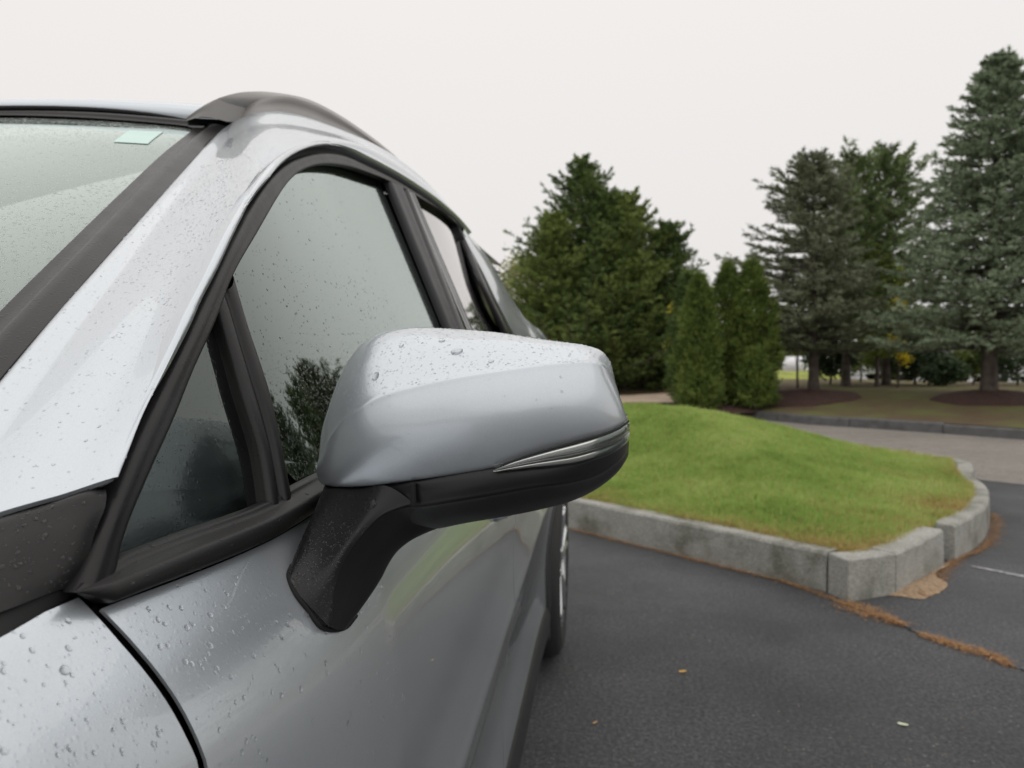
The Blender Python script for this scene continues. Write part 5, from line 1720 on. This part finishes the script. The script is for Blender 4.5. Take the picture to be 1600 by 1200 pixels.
# blue spruces and pines at the right
g3 = 'spruces and pines along the road'
S1 = at_bank(1272, 16.4); S2 = at_bank(1546, 14.0)
conifer('spruce_tree', 'grey green spruce with bare lower trunk on the nearer mulch mound', S1, 5.05, 1.65, FM['spruce_low'], 41, .19, .17, 11, .04, .16, .14, .40, 15, 13, .085, .028, .46, .15, g3, gaps=.06, tr=.12, irr=.26)
conifer('spruce_tree', 'tall dense blue spruce towering at the edge of the picture', S2, 6.35, 2.25, FM['spruce'], 42, .16, .135, 14, -.06, .12, .12, .36, 17, 13, .075, .026, .80, 0, g3, tr=.14, irr=.13)
conifer('pine_tree', 'dark bushy pine between the two spruces', at_bank(1385, 19.0), 5.7, 1.75, FM['pine'], 43, .18, .24, 9, .38, .08, .18, .42, 13, 13, .12, .030, .42, 0, g3, gaps=.06)
conifer('pine_tree', 'second bushy pine close behind the grey green spruce', at_bank(1322, 18.6), 5.5, 1.4, FM['pine'], 44, .22, .24, 9, .38, .08, .18, .42, 13, 13, .12, .030, .45, 0, g3, gaps=.06)
conifer('spruce_tree', 'blue spruce beyond the edge of the picture seen mirrored in the quarter window', at_bank(2030, 11.0), 5.4, 1.9, FM['spruce'], 45, .05, .19, 10, -.05, .12, .12, .38, 12, 11, .085, .030, .62, 0, g3)
leafy('small_tree', 'yellow green broad leaved tree between the spruces', at_bank(1372, 18.2), 3.6, [(-.25, 0, 3.1, .45), (.2, 0, 2.6, .5), (-.2, .1, 2.1, .55), (.25, 0, 1.6, .5), (0, 0, 1.1, .5)], FM['green'], 46, 3400, .055)
leafy('small_tree', 'yellow leaved sapling in the gap beside the tall blue spruce', at_bank(1405, 17.4), 2.4, [(0, 0, 2.0, .25), (.12, 0, 1.5, .22), (-.1, 0, 1.1, .25), (.1, 0, .7, .22)], FM['yellow'], 48, 420, .05, trunk_r=.025)
leafy('small_tree', 'sapling with sparse yellow leaves beside the grey green spruce', at_bank(1248, 17.6), 2.7, [(0, 0, 2.0, .35), (.1, 0, 1.5, .3), (-.1, 0, 1.0, .3)], FM['green'], 47, 900, .05, trunk_r=.03)
# dark undergrowth shrubs behind the trunks
g4 = 'shrubs behind the tree trunks'
for k, (u, dist, H_, w_, lab) in enumerate((
        (1298, 19.5, 1.55, .7, 'dark shrub just behind the trunk of the grey green spruce'),
        (1345, 21.5, 1.9, .85, 'tall green shrub below the yellow green tree'),
        (1392, 20.0, 1.6, .75, 'green shrub between yellow green tree and middle of the gap'),
        (1432, 19.0, 1.45, .75, 'dark shrub midway between the two spruces'),
        (1478, 18.0, .70, .55, 'very low dark shrub in front of the white car'),
        (1522, 19.5, 1.5, .65, 'green shrub beside the trunk of the tall blue spruce'),
        (1590, 19.0, 1.7, .9, 'dark shrub at the edge of the picture behind the blue spruce'))):
    leafy('shrub', lab, at_bank(u, dist), H_, [(-w_ * .5, 0, H_ * .45, w_ * .55), (w_ * .45, 0, H_ * .5, w_ * .55), (0, 0, H_ * .75, w_ * .5), (0, .2, H_ * .3, w_ * .6)], FM['dark' if k in (0, 3, 4, 6) else 'fir_light'], 60 + k, 2600, .06, g4, 'shrub', trunk_r=.03)

# mulch rings
mm_, nt, N, L, B = new_mat('bark_mulch')
pos = tex_coord(nt); n1 = noise(nt, pos, 18, 4, .7)
c = ramp(nt, n1.outputs[0], [(.3, (.034, .016, .012)), (.6, (.080, .038, .028)), (.8, (.13, .068, .048))])
L.new(c.outputs[0], B.inputs['Base Color']); B.inputs['Roughness'].default_value = .95
b = N.new('ShaderNodeBump'); b.inputs['Strength'].default_value = 1; b.inputs['Distance'].default_value = .06
L.new(n1.outputs[0], b.inputs['Height']); L.new(b.outputs[0], B.inputs['Normal'])
def mulch(c_, rx, ry, hh, label, seed):
    r = np.random.default_rng(seed)
    V = [(c_[0], c_[1], float(bank_z(c_[0], c_[1])) + hh)]; F = []
    nr, na = 9, 40
    for k in range(1, nr + 1):
        s = k / nr
        for j in range(na):
            a = 2 * math.pi * j / na
            w = 1 + .05 * math.sin(3 * a + seed) + .03 * math.sin(7 * a)
            x, y = c_[0] + rx * s * w * math.cos(a), c_[1] + ry * s * w * math.sin(a)
            V.append((x, y, float(bank_z(x, y)) + hh * (1 - s ** 1.7) + .012 * (1 - s) * r.normal() + (.004 if k < nr else -.03)))
    for j in range(na):
        F.append((0, 1 + j, 1 + (j + 1) % na))
    for k in range(nr - 1):
        for j in range(na):
            a0 = 1 + k * na
            F.append((a0 + j, a0 + na + j, a0 + na + (j + 1) % na, a0 + (j + 1) % na))
    o = mesh_obj('mulch_bed', V, F, mm_)
    return tag(o, label, kind='structure')
mulch(at_bank(1250, 15.9), 1.25, 1.1, .16, 'dark brown mulch mound round the grey green spruce', 3)
mulch(S2 + np.array([.0, -.1, 0]), 1.02, 1.0, .14, 'dark brown mulch mound round the tall blue spruce', 5)
mulch(at_bank(1125, 15.4), 1.0, .8, .10, 'dark brown mulch bed under the arborvitae', 6)

# tan path behind the mound
pm_ = mat_simple('tan_gravel_path', (.46, .36, .27), .9, var=.15, nscale=3)
pa_ = [at_bank(u, 16.8) for u in (800, 900, 980, 1040, 1075)]
pb_ = [at_bank(u, 18.9) for u in (800, 900, 980, 1040, 1075)]
V = [tuple(p + np.array([0, 0, .045])) for p in pa_] + [tuple(p + np.array([0, 0, .045])) for p in pb_]
tag(mesh_obj('path', V, [(k, k + 1, 6 + k, 5 + k) for k in range(4)], pm_), 'tan path in front of the fir clump', kind='structure')

# ------------------------------------------------------------------ the lot beyond, seen between the trunks
lot = mat_simple('pale_wet_lot', (.24, .24, .245), .35, var=.1, nscale=.4)
fl_ = at_bank(1150, 34); 
o = mesh_obj('far_lot', [(-6, 27, .36), (34, 22, .36), (60, 60, .36), (-6, 66, .36)], [(0, 1, 2, 3)], lot, None, False)
if o.data.polygons[0].normal.z < 0: o.data.flip_normals()
tag(o, 'pale wet car park far behind the trees', kind='structure')
for (u, dd_, w_, lab) in ((1222, 25.0, 2.3, 'yellow green grass strip beyond the grey green spruce'),):
    p = at_bank(u, dd_)
    gs = mat_simple('far_grass', (.26, .29, .06), .9, var=.25, nscale=3)
    V, F = [], []
    for i in range(9):
        for j in range(4):
            V.append((p[0] + (i / 8 - .5) * w_ * 2, p[1] + j * .5, .36 + .42 * math.sin(j / 3 * 1.57) + .03 * math.sin(i * 2.1)))
    for i in range(8):
        for j in range(3):
            F.append((i * 4 + j, (i + 1) * 4 + j, (i + 1) * 4 + j + 1, i * 4 + j + 1))
    tag(mesh_obj('grass_strip', V, F, gs), lab, kind='structure')

def far_car(u, dist, head, col, label, seed):
    """small saloon or van seen in the distance, still with its parts"""
    d = ray(u, 560); d = d / math.hypot(d[0], d[1])
    base = np.array([d[0] * dist, d[1] * dist, .36])
    root = tag(empty('far_car', tuple(base)), label, 'car', 'cars parked in the far lot')
    ca_, sa_ = math.cos(head), math.sin(head)
    def tf(V): V = np.asarray(V, float); return np.stack([V[..., 0] * ca_ - V[..., 1] * sa_, V[..., 0] * sa_ + V[..., 1] * ca_, V[..., 2]], -1) + base
    prof = [(-2.2, .35), (-2.25, .62), (-2.1, .85), (-1.2, .95), (-.55, 1.42), (.9, 1.50), (1.75, 1.05), (2.15, .98), (2.25, .6), (2.2, .32)]
    pm = mat_simple('far_car_paint_%d' % seed, col, .25, var=.03)
    st = [cr([(x, 0, z) for x, z in prof], 40) * 1.0 for _ in range(1)][0]
    rows = []
    for y in (-.86, -.80, -.60, 0, .60, .80, .86):
        q = st.copy(); up_ = np.clip((q[:, 2] - .95) / .5, 0, 1)
        q[:, 1] = y * (1 - .22 * up_); q[:, 2] -= .02 * (abs(y) / .86) ** 4
        if abs(y) > .83: q[:, 2] = q[:, 2] * .985; q[:, 0] *= .985
        rows.append(q)
    V = np.stack(rows, 0)
    panel('body', tf(V), pm, root, 0, mid=base + np.array([0, 0, .6]))
    gsm = M['gloss_black']
    for s in (-1, 1):
        w = np.array([[(-1.0, 0, 1.0), (1.55, 0, 1.06)], [(-.5, 0, 1.36), (.95, 0, 1.42)]])
        w[..., 1] = s * (.86 * (1 - .22 * np.clip((w[..., 2] - .95) / .5, 0, 1)) + .012)
        panel('side_window', tf(w), gsm, root, .006, mid=base + np.array([0, 0, .9]), smooth_=False)
        # closed flank
        fl2 = np.array([[(x, s * .85, .30) for x in np.linspace(-2.15, 2.15, 12)], [(x, s * .85, .93) for x in np.linspace(-2.12, 2.12, 12)]])
        panel('flank', tf(fl2), pm, root, .006, mid=base + np.array([0, 0, .6]))
        for x in (-1.35, 1.35):
            a = np.linspace(0, 2 * math.pi, 20)
            rw = [np.stack([x + rr_ * np.cos(a), np.full(20, s * yy), .32 + rr_ * np.sin(a)], 1) for rr_, yy in ((.05, .875), (.2, .88), (.22, .885), (.31, .885), (.33, .86), (.33, .70))]
            panel('wheel', tf(np.stack(rw, 0)), M['tyre'], root, 0, mid=tf(np.array([x, s * .78, .32])))
    ws = np.array([[(-1.16, y, .985) for y in (-.74, 0, .74)], [(-.62, y, 1.395) for y in (-.62, 0, .62)]]) + np.array([-.03, 0, .02])
    panel('windscreen', tf(ws), gsm, root, .006, mid=base + np.array([0, 0, .7]), smooth_=False)
    return root
far_car(1476, 30.0, .95, (.72, .72, .72), 'white car beyond the shrubs beside the tall blue spruce', 1)
far_car(1330, 30.0, .2, (.75, .75, .76), 'white car glimpsed low between the middle shrubs', 2)
far_car(1585, 29.0, .3, (.70, .71, .72), 'white car behind the blue spruce at the edge of the picture', 3)

# the wood that closes the view: one mass
r = np.random.default_rng(77)
VV = []
for k in range(210):
    u = r.uniform(640, 2100); dist = r.uniform(46, 60)
    d = ray(u, 560); d = d / math.hypot(d[0], d[1])
    hh = r.uniform(2.0, 4.4)
    if u < 880: hh *= .9
    c_ = np.array([d[0] * dist, d[1] * dist, hh * .5])
    q = unit(r.normal(0, 1, (260, 3))) * r.random((260, 1)) ** .5 * np.array([1.7, 1.2, hh * .55])
    VV.append(c_ + q)
p = np.vstack(VV); k = len(p)
a = unit(r.normal(0, 1, (k, 3))); b_ = unit(np.cross(a, r.normal(0, 1, (k, 3)))); s = .22 * r.uniform(.6, 1.3, (k, 1))
V = np.stack([p - a * s, p + b_ * s * .6, p + a * s, p - b_ * s * .6], 1).reshape(-1, 3)
tag(mesh_obj('treeline', V, np.arange(4 * k).reshape(-1, 4), FM['wood'], None, False), 'distant wood that closes the view behind the far car park', kind='stuff')
